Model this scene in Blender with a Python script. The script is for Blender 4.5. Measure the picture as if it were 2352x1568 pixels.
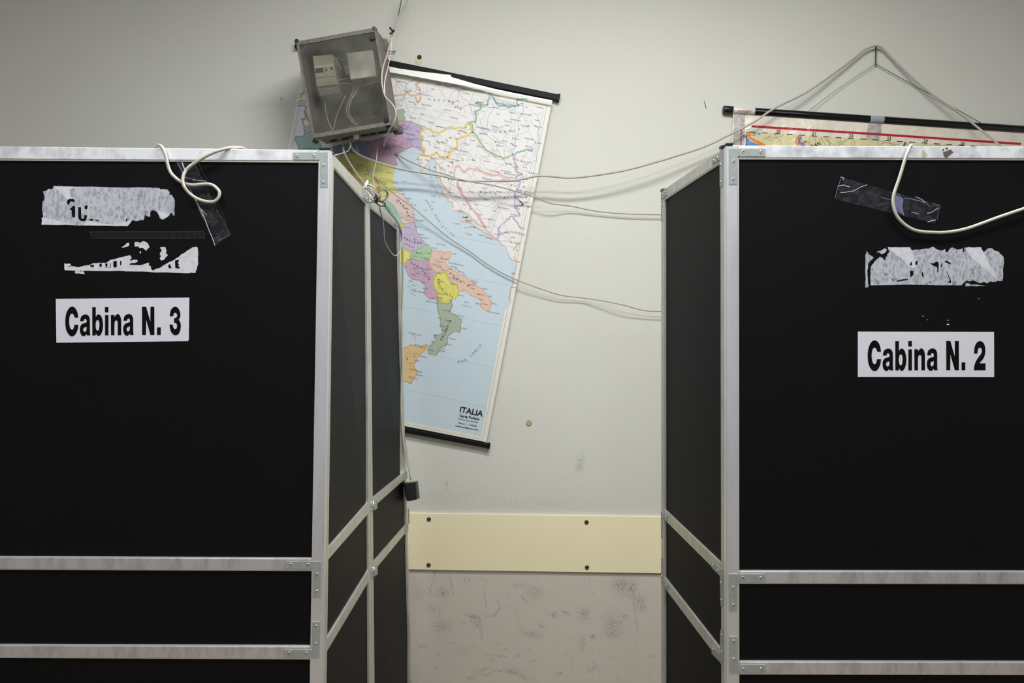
import bpy, bmesh, math, random
import numpy as np
from mathutils import Vector, Matrix
from mathutils.geometry import tessellate_polygon

for o in list(bpy.data.objects): bpy.data.objects.remove(o)
SC = bpy.context.scene
COL = SC.collection

# ------------------------------------------------------------------ camera
IW, IH, F = 2352.0, 1568.0, 1829.0
CX, CY = IW/2, IH/2
CAMZ = 1.523
cam = bpy.data.cameras.new('camera'); camo = bpy.data.objects.new('camera', cam)
COL.objects.link(camo)
cam.sensor_width = 36.0; cam.lens = F/IW*36.0; cam.clip_start = 0.05
camo.location = (0, 0, CAMZ); camo.rotation_euler = (math.radians(90), 0, 0)
SC.camera = camo
# ------------------------------------------------------------------ world and colour management
w = bpy.data.worlds.new('world'); SC.world = w; w.use_nodes = True
w.node_tree.nodes['Background'].inputs[0].default_value = (0.8, 0.85, 1, 1)
w.node_tree.nodes['Background'].inputs[1].default_value = 0.05
vs = SC.view_settings
vs.view_transform = 'Standard'; vs.look = 'None'; vs.gamma = 1.0; vs.use_curve_mapping = False
vs.exposure = 0.80
# ------------------------------------------------------------------ lamps of the room: x, y, length, width, yaw, watts
CEIL = 3.35
COOL, WARM = (0.90, 0.96, 1.0), (0.97, 0.98, 0.97)
LAMPS = [(-0.9, 0.75, 1.2, 0.25, 0, 17.0), (0.95, 0.75, 1.2, 0.25, 0, 18.5),
         (0.3, 1.65, 1.2, 0.3, 0, 29.5),
         (-1.0, -3.2, 1.2, 0.25, 0, 20.0), (1.0, -3.2, 1.2, 0.25, 0, 20.0)]
for (lx, ly, ll, lw, yaw, watts) in LAMPS:
    ld = bpy.data.lights.new('tube_light', 'AREA'); ld.shape = 'RECTANGLE'
    ld.size = ll; ld.size_y = lw; ld.energy = watts; ld.color = WARM if ly > 1 else COOL
    lo = bpy.data.objects.new('tube_light', ld); COL.objects.link(lo)
    lo.location = (lx, ly, CEIL-0.085); lo.rotation_euler = (0, 0, math.radians(yaw))

WALLY = 3.15

# ------------------------------------------------------------------ helpers
def P(px, py, d): return Vector(((px-CX)/F*d, d, CAMZ-(py-CY)/F*d))

def lin(c):
    r = []
    for v in c[:3]:
        v = v/255.0
        r.append(v/12.92 if v <= 0.04045 else ((v+0.055)/1.055)**2.4)
    return (r[0], r[1], r[2], 1)

MATS = {}
def mat(name, rgb, rough=0.6, metal=0.0, noise=None, bump=None, spec=0.5, coat=0.0, stretch=None):
    """noise=(scale, amount, rgb2): blotches of a second colour; bump=(scale, strength)"""
    if name in MATS: return MATS[name]
    m = bpy.data.materials.new(name); m.use_nodes = True
    nt = m.node_tree; b = nt.nodes['Principled BSDF']
    b.inputs['Base Color'].default_value = lin(rgb)
    b.inputs['Roughness'].default_value = rough
    b.inputs['Metallic'].default_value = metal
    b.inputs['Specular IOR Level'].default_value = spec
    if coat: b.inputs['Coat Weight'].default_value = coat; b.inputs['Coat Roughness'].default_value = 0.08
    tc = nt.nodes.new('ShaderNodeTexCoord'); mp = nt.nodes.new('ShaderNodeMapping')
    nt.links.new(tc.outputs['Object'], mp.inputs[0])
    if stretch: mp.inputs['Scale'].default_value = stretch
    if noise:
        n = nt.nodes.new('ShaderNodeTexNoise'); n.inputs['Scale'].default_value = noise[0]
        n.inputs['Detail'].default_value = 6; n.inputs['Roughness'].default_value = 0.65
        nt.links.new(mp.outputs[0], n.inputs['Vector'])
        r = nt.nodes.new('ShaderNodeMapRange')
        r.inputs[1].default_value = 0.45; r.inputs[2].default_value = 0.75
        r.inputs[3].default_value = 0.0; r.inputs[4].default_value = noise[1]
        nt.links.new(n.outputs['Fac'], r.inputs[0])
        mx = nt.nodes.new('ShaderNodeMix'); mx.data_type = 'RGBA'
        mx.inputs['A'].default_value = lin(rgb); mx.inputs['B'].default_value = lin(noise[2])
        nt.links.new(r.outputs[0], mx.inputs['Factor'])
        nt.links.new(mx.outputs['Result'], b.inputs['Base Color'])
    if bump:
        n2 = nt.nodes.new('ShaderNodeTexNoise'); n2.inputs['Scale'].default_value = bump[0]
        n2.inputs['Detail'].default_value = 4
        nt.links.new(mp.outputs[0], n2.inputs['Vector'])
        bp = nt.nodes.new('ShaderNodeBump'); bp.inputs['Strength'].default_value = bump[1]
        bp.inputs['Distance'].default_value = 0.002
        nt.links.new(n2.outputs['Fac'], bp.inputs['Height'])
        nt.links.new(bp.outputs[0], b.inputs['Normal'])
    MATS[name] = m
    return m

ALU = mat('aluminium', (222, 221, 224), 0.36, 0.75, (22, 0.6, (140, 136, 140)), (900, 0.05), stretch=(1.6, 1, 0.5))
ALUP = mat('aluminium_post', (228, 227, 232), 0.3, 0.68, (14, 0.4, (190, 188, 192)), (900, 0.04), stretch=(2.0, 1, 0.3))
ALUTOP = mat('aluminium_lit_worn', (250, 250, 252), 0.36, 0.4, (20, 0.75, (150, 148, 154)), (900, 0.05))  # worn, smudged top rails; the gleam from above is put into the paler base
LIP = mat('aluminium_edge', (232, 232, 230), 0.3, 0.7)
GALV = mat('galvanised_steel', (176, 182, 178), 0.5, 0.6, (90, 0.6, (140, 147, 142)))
RIV = mat('rivet_steel', (215, 217, 216), 0.25, 0.9)
DARK = mat('dark_hole', (12, 12, 12), 0.7)
BOARD = mat('black_laminate', (8, 8, 10), 0.5, 0.0, (5, 0.5, (12, 11, 11)), (260, 0.10), spec=0.14)
BOARDS = mat('black_laminate_side', (9, 8, 8), 0.55, 0.0, (6, 0.5, (14, 12, 11)), (260, 0.10), spec=0.12)
BPLAST = mat('black_plastic', (14, 14, 15), 0.4)
PAPER = mat('white_paper', (214, 214, 221), 0.75)
INK = mat('black_ink', (14, 11, 11), 0.7, spec=0.08)

def setp(o, label=None, cat=None, group=None, kind=None):
    if label: o['label'] = label
    if cat: o['category'] = cat
    if group: o['group'] = group
    if kind: o['kind'] = kind
    return o

def empty(name, loc, label, cat, group=None):
    o = bpy.data.objects.new(name, None); COL.objects.link(o); o.location = loc
    o.empty_display_size = 0.05
    return setp(o, label, cat, group)

def link(name, me, mats, parent=None):
    for m in (mats if isinstance(mats, (list, tuple)) else [mats]): me.materials.append(m)
    o = bpy.data.objects.new(name, me); COL.objects.link(o)
    if parent is not None:
        o.parent = parent
        if parent.type == 'EMPTY': o.matrix_parent_inverse = Matrix.Translation(-parent.location)
    return o

def mesh_from(name, verts, faces, mats, parent=None, midx=None, smooth=False):
    me = bpy.data.meshes.new(name)
    me.from_pydata([tuple(v) for v in verts], [], faces); me.validate()
    o = link(name, me, mats, parent)
    if midx is not None and len(midx) == len(me.polygons):
        me.polygons.foreach_set('material_index', midx)
    if smooth: me.polygons.foreach_set('use_smooth', [True]*len(me.polygons))
    me.update()
    return o

def box_verts(c, hx, hy, hz, ax=None):
    ax = ax or (Vector((1, 0, 0)), Vector((0, 1, 0)), Vector((0, 0, 1)))
    vs_ = []
    for sx in (-1, 1):
        for sy in (-1, 1):
            for sz in (-1, 1):
                vs_.append(c+ax[0]*hx*sx+ax[1]*hy*sy+ax[2]*hz*sz)
    return vs_
BOXF = [(0, 1, 3, 2), (4, 6, 7, 5), (0, 4, 5, 1), (2, 3, 7, 6), (0, 2, 6, 4), (1, 5, 7, 3)]

def bevel_obj(o, wdt, seg=2):
    bm = bmesh.new(); bm.from_mesh(o.data)
    bmesh.ops.recalc_face_normals(bm, faces=bm.faces)
    if wdt > 0:
        bmesh.ops.bevel(bm, geom=[e for e in bm.edges if len(e.link_faces) == 2 and e.calc_face_angle(0) > 0.5],
                        offset=wdt, segments=seg, affect='EDGES', profile=0.5, clamp_overlap=True)
    bm.to_mesh(o.data); bm.free()
    return o

def boxo(name, c, hx, hy, hz, m, parent=None, ax=None, bev=0.0):
    o = mesh_from(name, box_verts(Vector(c), hx, hy, hz, ax), BOXF, m, parent)
    return bevel_obj(o, bev) if True else o

def catmull(pts, n=8):
    out = []
    L = len(pts)
    for i in range(L-1):
        p0 = pts[max(i-1, 0)]; p1 = pts[i]; p2 = pts[i+1]; p3 = pts[min(i+2, L-1)]
        for k in range(n):
            t = k/n
            out.append(0.5*((2*p1)+(p2-p0)*t+(2*p0-5*p1+4*p2-p3)*t*t+(3*p1-p0-3*p2+p3)*t**3))
    out.append(pts[-1])
    return out

def tube_data(path, r, seg=10):
    verts, faces = [], []
    up = Vector((0, 1, 0.13)); prev = None
    N = len(path)
    for i, p in enumerate(path):
        t = (path[min(i+1, N-1)]-path[max(i-1, 0)])
        if t.length < 1e-9: t = Vector((1, 0, 0))
        t.normalize()
        a = prev if prev is not None else up
        a = a-t*a.dot(t)
        if a.length < 1e-6: a = Vector((1, 0, 0))-t*t.x
        a.normalize(); prev = a
        b = t.cross(a)
        for k in range(seg):
            an = 2*math.pi*k/seg
            verts.append(p+(a*math.cos(an)+b*math.sin(an))*r)
    for i in range(N-1):
        for k in range(seg):
            k2 = (k+1) % seg
            faces.append((i*seg+k, i*seg+k2, (i+1)*seg+k2, (i+1)*seg+k))
    faces.append(tuple(range(seg-1, -1, -1)))
    faces.append(tuple((N-1)*seg+k for k in range(seg)))
    return verts, faces

def tube(name, pts, r, m, parent=None, n=8, seg=10, smooth_path=True):
    path = catmull(pts, n) if smooth_path else pts
    v, f = tube_data(path, r, seg)
    o = mesh_from(name, v, f, m, parent, smooth=True)
    return o

def cyl(name, a, b, r, m, parent=None, seg=24, bev=0.0):
    a = Vector(a); b = Vector(b)
    v, f = tube_data([a, b], r, seg)
    o = mesh_from(name, v, f, m, parent)
    bevel_obj(o, bev)
    me = o.data
    for p in me.polygons: p.use_smooth = len(p.vertices) == 4
    return o

# a surface spanned by two upright edge lines (each given by 2 points); finds where a sight line meets it
class Surf:
    def __init__(s, A0, A1, B0, B1):
        s.A0, s.A1, s.B0, s.B1 = A0, A1, B0, B1
        n = (B0-A0).cross(A1-A0)+(B1-A1).cross(A1-A0)
        n.normalize()
        c = (A0+B0)*0.5
        if n.dot(Vector((0, 0, CAMZ))-c) < 0: n = -n
        s.n = n
    def at(s, px, py, off=0.0):
        d = Vector(((px-CX)/F, 1, -(py-CY)/F)); O = Vector((0, 0, CAMZ))
        def line(L0, L1, z): return L0+(L1-L0)*((z-L0.z)/(L1.z-L0.z))
        x = np.array([0.5, 2.0, CAMZ])
        def res(q):
            A = line(s.A0, s.A1, q[2]); B = line(s.B0, s.B1, q[2])
            S = A+(B-A)*q[0]; R = O+d*q[1]
            return np.array(R-S)
        x[2] = CAMZ-(py-CY)/F*s.A0.y
        x[1] = s.A0.y
        for _ in range(25):
            r = res(x)
            J = np.zeros((3, 3))
            for k in range(3):
                h = 1e-5; q = x.copy(); q[k] += h
                J[:, k] = (res(q)-r)/h
            dx = np.linalg.solve(J, r); x = x-dx
            if np.abs(dx).max() < 1e-9: break
        return O+d*x[1]+s.n*off

def prism(name, surf, poly, off, thick, m, parent=None, bev=0.0):
    fr = [surf.at(x, y, off) for (x, y) in poly]
    bk = [p-surf.n*thick for p in fr]
    N = len(fr)
    faces = [tuple(range(N)), tuple(range(2*N-1, N-1, -1))]
    for i in range(N):
        j = (i+1) % N
        faces.append((i, i+N, j+N, j))
    o = mesh_from(name, fr+bk, faces, m, parent)
    bevel_obj(o, bev)
    return o

def rivet(surf, px, py, off, parent, r=0.0033):
    c = surf.at(px, py, off); n = surf.n
    a = Vector((0, 0, 1)); a = (a-n*a.dot(n)).normalized(); b = n.cross(a)
    prof = [(1.0, 0.0), (0.95, 0.0008), (0.7, 0.0014), (0.42, 0.0013), (0.34, 0.0003), (0.0, 0.0002)]
    S = 14; verts = []; faces = []; mi = []
    for (q, h) in prof[:-1]:
        for k in range(S):
            an = 2*math.pi*k/S
            verts.append(c+(a*math.cos(an)+b*math.sin(an))*r*q+n*h)
    verts.append(c+n*prof[-1][1])
    for i in range(len(prof)-2):
        for k in range(S):
            k2 = (k+1) % S
            faces.append((i*S+k, i*S+k2, (i+1)*S+k2, (i+1)*S+k)); mi.append(1 if i == 3 else 0)
    i = len(prof)-2
    for k in range(S):
        faces.append((i*S+k, i*S+(k+1) % S, len(verts)-1)); mi.append(1)
    o = mesh_from('rivet', verts, faces, [RIV, DARK], parent, mi, smooth=True)
    return o

def frac(pts, amp, depth=3, closed=True, seed=7):
    """midpoint displacement; the same edge always wiggles the same way"""
    out = []
    n = len(pts)
    rng = range(n) if closed else range(n-1)
    def sub(a, b, d, am):
        if d == 0: return []
        key = (round(min(a[0], b[0]), 1), round(min(a[1], b[1]), 1), round(a[0]+b[0], 1), round(a[1]+b[1], 1))
        r = random.Random(hash(key) ^ seed)
        L = math.hypot(b[0]-a[0], b[1]-a[1])
        k = min(am, L*0.22)
        m = ((a[0]+b[0])/2+r.uniform(-k, k), (a[1]+b[1])/2+r.uniform(-k, k))
        return sub(a, m, d-1, am*0.6)+[m]+sub(m, b, d-1, am*0.6)
    for i in rng:
        a = pts[i]; b = pts[(i+1) % n]
        out.append(a); out += sub(a, b, depth, amp)
    if not closed: out.append(pts[-1])
    return out

def smooth2(pts, closed=True, n=6):
    """2-D contour; points with a third entry are sharp corners, the others are rounded through"""
    L = len(pts); out = []
    for i in range(L if closed else L-1):
        p1 = pts[i]; p2 = pts[(i+1) % L]
        c1 = len(p1) > 2; c2 = len(p2) > 2
        p0 = p1 if c1 else pts[i-1]; p3 = p2 if c2 else pts[(i+2) % L]
        if c1 and c2: out.append(p1[:2]); continue
        for k in range(n):
            t = k/n
            out.append(tuple(0.5*((2*p1[j])+(p2[j]-p0[j])*t+(2*p0[j]-5*p1[j]+4*p2[j]-p3[j])*t*t+(3*p1[j]-p0[j]-3*p2[j]+p3[j])*t**3) for j in (0, 1)))
    return out

class Sheet:
    """flat printed matter: polygons, lines and lettering gathered in one mesh"""
    def __init__(s, place, step=0.02):
        s.v = []; s.f = []; s.mi = []; s.mats = []; s.k = 0; s.step = step
        s.place = lambda x, y, L: place(x, y, L+s.k*s.step)   # every stroke of ink lies a hair above the one before
    def m(s, mt):
        if mt not in s.mats: s.mats.append(mt)
        return s.mats.index(mt)
    def tri(s, loops, mt, layer):
        s.k += 1; k = s.m(mt)
        flat = [p for lp in loops for p in lp]
        tr = tessellate_polygon([[Vector((x, y, 0)) for (x, y) in lp] for lp in loops])
        b = len(s.v)
        s.v += [s.place(x, y, layer) for (x, y) in flat]
        for t in tr: s.f.append(tuple(b+i for i in t)); s.mi.append(k)
    def line(s, pts, wd, mt, layer, closed=False):
        s.k += 1; k = s.m(mt); n = len(pts); b = len(s.v)
        for i in range(n):
            if closed: p, q = pts[i-1], pts[(i+1) % n]
            else: p, q = pts[max(i-1, 0)], pts[min(i+1, n-1)]
            dx, dy = q[0]-p[0], q[1]-p[1]; L = math.hypot(dx, dy) or 1
            nx, ny = -dy/L*wd/2, dx/L*wd/2
            s.v.append(s.place(pts[i][0]+nx, pts[i][1]+ny, layer)); s.v.append(s.place(pts[i][0]-nx, pts[i][1]-ny, layer))
        for i in range(n if closed else n-1):
            j = (i+1) % n
            s.f.append((b+2*i, b+2*i+1, b+2*j+1, b+2*j)); s.mi.append(k)
    def text(s, txt, x, y, size, ang, mt, layer, bold=0.0, align='LEFT', xs=1.0, shear=0.0):
        if not txt.strip(): return
        cu = bpy.data.curves.new('t', 'FONT'); cu.body = txt; cu.size = 1; cu.resolution_u = 2
        cu.offset = bold; cu.align_x = align; cu.shear = shear
        ob = bpy.data.objects.new('t', cu); COL.objects.link(ob)
        me = bpy.data.meshes.new_from_object(ob)
        k = s.m(mt); b = len(s.v); ca, sa = math.cos(ang), math.sin(ang)
        for v in me.vertices:
            lx, ly = v.co.x*size*xs, -v.co.y*size
            s.v.append(s.place(x+lx*ca-ly*sa, y+lx*sa+ly*ca, layer))
        for p in me.polygons: s.f.append(tuple(b+i for i in p.vertices)); s.mi.append(k)
        bpy.data.objects.remove(ob); bpy.data.curves.remove(cu); bpy.data.meshes.remove(me)
    def spread(s, txt, pts, size, mt, layer, bold=0.0, turn=0.0):
        """letters spaced along a polyline"""
        seg = [math.hypot(pts[i+1][0]-pts[i][0], pts[i+1][1]-pts[i][1]) for i in range(len(pts)-1)]
        T = sum(seg)
        for i, ch in enumerate(txt):
            d = T*i/max(1, len(txt)-1); j = 0
            while j < len(seg)-1 and d > seg[j]: d -= seg[j]; j += 1
            t = d/seg[j]; x = pts[j][0]+(pts[j+1][0]-pts[j][0])*t; y = pts[j][1]+(pts[j+1][1]-pts[j][1])*t
            a = math.atan2(pts[j+1][1]-pts[j][1], pts[j+1][0]-pts[j][0])+turn
            s.text(ch, x, y, size, a, mt, layer, bold, 'CENTER')
    def build(s, name, parent): return mesh_from(name, s.v, s.f, s.mats, parent, s.mi)

# ------------------------------------------------------------------ room shell
def wall_material():
    m = bpy.data.materials.new('plaster'); m.use_nodes = True; nt = m.node_tree
    b = nt.nodes['Principled BSDF']; b.inputs['Roughness'].default_value = 0.75
    b.inputs['Specular IOR Level'].default_value = 0.25
    tc = nt.nodes.new('ShaderNodeTexCoord')
    at = nt.nodes.new('ShaderNodeAttribute'); at.attribute_name = 'wear'; at.attribute_type = 'GEOMETRY'
    sep = nt.nodes.new('ShaderNodeSeparateColor'); nt.links.new(at.outputs['Color'], sep.inputs[0])
    n1 = nt.nodes.new('ShaderNodeTexNoise'); n1.inputs['Scale'].default_value = 2.2; n1.inputs['Detail'].default_value = 5
    nt.links.new(tc.outputs['Object'], n1.inputs['Vector'])
    mx = nt.nodes.new('ShaderNodeMix'); mx.data_type = 'RGBA'
    mx.inputs['A'].default_value = lin((209, 208, 199)); mx.inputs['B'].default_value = lin((201, 199, 189))
    nt.links.new(n1.outputs['Fac'], mx.inputs['Factor'])
    low = nt.nodes.new('ShaderNodeMix'); low.data_type = 'RGBA'
    low.inputs['B'].default_value = lin((202, 193, 181))
    nt.links.new(mx.outputs['Result'], low.inputs['A']); nt.links.new(sep.outputs[1], low.inputs['Factor'])
    n2 = nt.nodes.new('ShaderNodeTexNoise'); n2.inputs['Scale'].default_value = 120; n2.inputs['Detail'].default_value = 3
    nt.links.new(tc.outputs['Object'], n2.inputs['Vector'])
    r2 = nt.nodes.new('ShaderNodeMapRange'); r2.inputs[1].default_value = 0.35; r2.inputs[2].default_value = 0.65
    nt.links.new(n2.outputs['Fac'], r2.inputs[0])
    mul = nt.nodes.new('ShaderNodeMath'); mul.operation = 'MULTIPLY'; mul.use_clamp = True
    nt.links.new(sep.outputs[0], mul.inputs[0]); nt.links.new(r2.outputs[0], mul.inputs[1])
    mk = nt.nodes.new('ShaderNodeMix'); mk.data_type = 'RGBA'; mk.inputs['B'].default_value = lin((84, 78, 72))
    nt.links.new(low.outputs['Result'], mk.inputs['A']); nt.links.new(mul.outputs[0], mk.inputs['Factor'])
    nt.links.new(mk.outputs['Result'], b.inputs['Base Color'])
    n3 = nt.nodes.new('ShaderNodeTexNoise'); n3.inputs['Scale'].default_value = 75; n3.inputs['Detail'].default_value = 5
    nt.links.new(tc.outputs['Object'], n3.inputs['Vector'])
    bp = nt.nodes.new('ShaderNodeBump'); bp.inputs['Strength'].default_value = 0.2; bp.inputs['Distance'].default_value = 0.004
    nt.links.new(n3.outputs['Fac'], bp.inputs['Height']); nt.links.new(bp.outputs[0], b.inputs['Normal'])
    return m
PLASTER = wall_material()
RW = 3.6; YB = -5.0

def build_back_wall():
    def pxx(x): return (x-CX)/F*WALLY
    def pzz(y): return CAMZ-(y-CY)/F*WALLY
    xs = list(np.linspace(-RW, pxx(925), 12))+list(np.linspace(pxx(928), pxx(1532), 200))+list(np.linspace(pxx(1540), RW, 12))
    zs = list(np.linspace(CEIL, pzz(880), 12))+list(np.linspace(pzz(884), pzz(1580), 228))+[0.06, 0.0]
    X, Z = np.meshgrid(xs, zs)
    px = X/WALLY*F+CX; py = (CAMZ-Z)/WALLY*F+CY
    wear = np.zeros_like(X)
    def blob(x, y, rx, ry, ang, k):
        a = math.radians(ang); dx = px-x; dy = py-y
        u = (dx*math.cos(a)+dy*math.sin(a))/rx; v = (-dx*math.sin(a)+dy*math.cos(a))/ry
        np.maximum(wear, k*np.exp(-(u*u+v*v)), out=wear)
    def stroke(pts, wd, k):
        for i in range(len(pts)-1):
            (x0, y0), (x1, y1) = pts[i], pts[i+1]
            L2 = (x1-x0)**2+(y1-y0)**2+1e-6
            t = np.clip(((px-x0)*(x1-x0)+(py-y0)*(y1-y0))/L2, 0, 1)
            d2 = (px-x0-t*(x1-x0))**2+(py-y0-t*(y1-y0))**2
            np.maximum(wear, k*np.exp(-d2/(wd*wd)), out=wear)
    def z(x, y): return (920+x/3.087, 1060+y/3.087)
    R = random.Random(5)
    for (x, y, rx, ry, an, k) in [(305, 930, 38, 35, 0, .55), (295, 1165, 60, 38, -10, .45), (215, 1040, 50, 30, 0, .3),
            (520, 1100, 48, 18, 18, .75), (545, 1160, 35, 22, 0, .4), (950, 930, 60, 50, 0, .35), (1090, 1085, 22, 20, -30, .7),
            (1170, 1068, 30, 10, 20, .7), (1305, 1080, 40, 45, 0, .5), (1000, 1165, 16, 14, 0, .7), (930, 1225, 70, 22, 10, .45),
            (1570, 880, 70, 50, 15, .6), (1640, 900, 30, 60, 10, .65), (1495, 1150, 70, 70, 0, .38), (1500, 1215, 60, 40, 0, .5),
            (1590, 1095, 22, 12, 0, .7), (1565, 1137, 10, 8, 0, .9), (1365, 1240, 20, 16, 50, .75), (1290, 1290, 22, 50, 0, .35),
            (150, 1308, 30, 12, 0, .5), (250, 1465, 9, 6, 0, .9), (745, 1328, 10, 7, 0, .9), (833, 1374, 12, 7, 0, .9),
            (580, 1475, 60, 10, -15, .5), (790, 1490, 60, 18, 8, .6), (870, 1525, 50, 14, 25, .55), (1125, 1500, 22, 9, 0, .8),
            (1360, 1470, 36, 12, -20, .6), (500, 1530, 40, 12, -20, .5), (1215, 1440, 8, 60, 4, .25), (1270, 40, 28, 26, -40, .5),
            (1480, 1390, 40, 6, 0, .45), (1790, 1380, 40, 10, -8, .35), (640, 1410, 30, 12, 10, .3), (440, 1340, 50, 30, 0, .25),
            (1700, 1000, 35, 55, 20, .45), (850, 880, 60, 15, 0, .3), (130, 930, 40, 60, 0, .25), (325, 160, 10, 40, 10, .35),
            (1000, 300, 400, 60, 0, .12), (300, 250, 200, 60, 0, .12)]:
        a, b = z(x, y); blob(a, b, rx/3.087, ry/3.087, an, k)
    for pts, wd, k in [([(240, 780), (235, 840), (220, 880), (205, 940)], 1.3, .6), ([(350, 815), (368, 900), (375, 935)], 1.6, .5),
            ([(588, 900), (600, 970), (612, 1030)], 1.4, .5), ([(690, 980), (706, 1040), (660, 1095), (600, 1100)], 1.8, .55),
            ([(440, 1140), (520, 1130), (570, 1135)], 1.5, .5), ([(570, 1180), (578, 1260)], 2.0, .5),
            ([(860, 955), (905, 1010)], 1.4, .8), ([(600, 1365), (740, 1380)], 1.6, .6), ([(905, 1420), (965, 1405)], 1.4, .6),
            ([(600, 1515), (680, 1478), (760, 1490)], 1.5, .6), ([(1655, 930), (1665, 1080), (1680, 1200)], 1.8, .5),
            ([(1670, 960), (1720, 1060)], 1.6, .6), ([(1690, 940), (1745, 1050)], 1.6, .6), ([(1640, 900), (1655, 1040)], 1.4, .5),
            ([(320, 140), (335, 185)], 1.2, .6), ([(800, 875), (870, 880), (885, 905)], 1.2, .4), ([(820, 1060), (850, 1180), (900, 1235), (960, 1230)], 1.4, .35),
            ([(270, 1100), (285, 1040)], 1.2, .5), ([(1640, 640), (1685, 665)], 1.0, .3), ([(150, 860), (260, 960)], 1.0, .35),
            ([(590, 840), (625, 860)], 1.0, .5), ([(455, 830), (460, 870)], 1.0, .4), ([(482, 820), (486, 860)], 1.0, .4)]:
        stroke([z(x, y) for (x, y) in pts], wd, k)
    for i in range(150):
        x = R.uniform(945, 1515); y = R.uniform(1320, 1566)
        blob(x, y, R.uniform(1, 5), R.uniform(0.8, 2.2), R.uniform(-90, 90), R.uniform(.15, .5))
    for i in range(16):
        x = R.uniform(960, 1500); y = R.uniform(920, 1170)
        blob(x, y, R.uniform(1, 3), R.uniform(0.8, 2.0), R.uniform(-90, 90), R.uniform(.1, .3))
    blob(1333, 1063, 9, 20, 12, .4)
    low = 1/(1+np.exp(-(py-1311)/2.0))
    H, Wd = X.shape
    verts = np.stack([X.ravel(), np.full(X.size, WALLY), Z.ravel()], 1)
    idx = np.arange(H*Wd).reshape(H, Wd)
    faces = np.stack([idx[:-1, :-1].ravel(), idx[1:, :-1].ravel(), idx[1:, 1:].ravel(), idx[:-1, 1:].ravel()], 1)
    me = bpy.data.meshes.new('wall_back'); me.from_pydata(verts.tolist(), [], faces.tolist()); me.update()
    ca = me.color_attributes.new('wear', 'FLOAT_COLOR', 'POINT')
    c = np.stack([wear.ravel(), low.ravel(), np.zeros(X.size), np.ones(X.size)], 1).astype(np.float32)
    ca.data.foreach_set('color', c.ravel())
    o = link('wall_back', me, PLASTER)
    return setp(o, 'off-white painted plaster wall behind the voting booths', 'wall', kind='structure')
build_back_wall()
RWM = mat('side_wall_paint', (204, 206, 210), 0.8)
def slab(name, lo, hi, m, label, cat):
    lo = Vector(lo); hi = Vector(hi)
    o = boxo(name, (lo+hi)/2, (hi.x-lo.x)/2, (hi.y-lo.y)/2, (hi.z-lo.z)/2, m)
    return setp(o, label, cat, kind='structure')
slab('wall_left', (-RW-0.1, YB, 0), (-RW, WALLY, CEIL), RWM, 'plain painted wall on the left of the room', 'wall')
slab('wall_right', (RW, YB, 0), (RW+0.1, WALLY, CEIL), RWM, 'plain painted wall on the right of the room', 'wall')
slab('wall_front', (-RW, YB-0.1, 0), (RW, YB, CEIL), mat('far_wall_paint', (224, 226, 230), 0.85), 'plain painted wall behind the viewer', 'wall')
slab('ceiling', (-RW, YB, CEIL), (RW, WALLY, CEIL+0.1), mat('ceiling_paint', (190, 193, 198), 0.9), 'flat painted classroom ceiling', 'ceiling')
slab('floor', (-RW, YB, -0.1), (RW, WALLY, 0), mat('floor_tile', (142, 124, 98), 0.5, noise=(14, 0.6, (112, 98, 78))), 'speckled grey tiled floor', 'floor')

FIX = mat('fixture_white', (225, 225, 222), 0.5)
em = bpy.data.materials.new('lit_diffuser'); em.use_nodes = True
eb = em.node_tree.nodes['Principled BSDF']; eb.inputs['Base Color'].default_value = (0.8, 0.8, 0.8, 1)
eb.inputs['Emission Color'].default_value = (1, 0.98, 0.94, 1); eb.inputs['Emission Strength'].default_value = 2.0
wheres = ['on the left above the booths', 'on the right above the booths', 'nearest the map wall', 'at the back left of the room', 'at the back right of the room']
for (lx, ly, ll, lw, yaw, watts), wh in zip(LAMPS, wheres):
    t = empty('ceiling_light', (lx, ly, CEIL), 'white fluorescent ceiling light '+wh, 'lamp', 'fluorescent ceiling lights')
    boxo('housing', (lx, ly, CEIL-0.03), ll/2+0.03, lw/2+0.03, 0.03, FIX, t, bev=0.004)
    boxo('diffuser', (lx, ly, CEIL-0.068), ll/2, lw/2, 0.008, em, t, bev=0.003)

# ------------------------------------------------------------------ cream board screwed to the wall
wsurf = Surf(P(600, 300, WALLY), P(600, 1500, WALLY), P(1800, 300, WALLY), P(1800, 1500, WALLY))
CREAM = mat('cream_laminate', (242, 231, 192), 0.42, noise=(3, 0.3, (236, 225, 186)))
o = prism('trim_1', wsurf, [(560, 1171.5), (1900, 1190.5), (1900, 1320.5), (560, 1300)], 0.010, 0.0099, CREAM, None, 0.0008)
setp(o, 'cream laminate guard board screwed across the wall between the booths', 'wall board', kind='structure')
STEEL = mat('screw_steel', (120, 112, 100), 0.4, 0.8, (300, 0.8, (50, 40, 32)))
for (x, y) in [(985.8, 1190.5), (1346.6, 1197.3), (985.1, 1295.2), (1347.6, 1300.7)]:
    c = wsurf.at(x, y, 0.0102)
    s_ = cyl('screw', c, c+Vector((0, -0.003, 0)), 0.0085, STEEL, o, 18, 0.001)
    boxo('slot', c+Vector((0.001, -0.0031, 0.0)), 0.0075, 0.0004, 0.0016, DARK, s_)

# ------------------------------------------------------------------ voting booths
def lx(x0, y0, x1, y1): return lambda y: x0+(x1-x0)*(y-y0)/(y1-y0)

def floor_px(d): return CY+CAMZ/d*F

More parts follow.
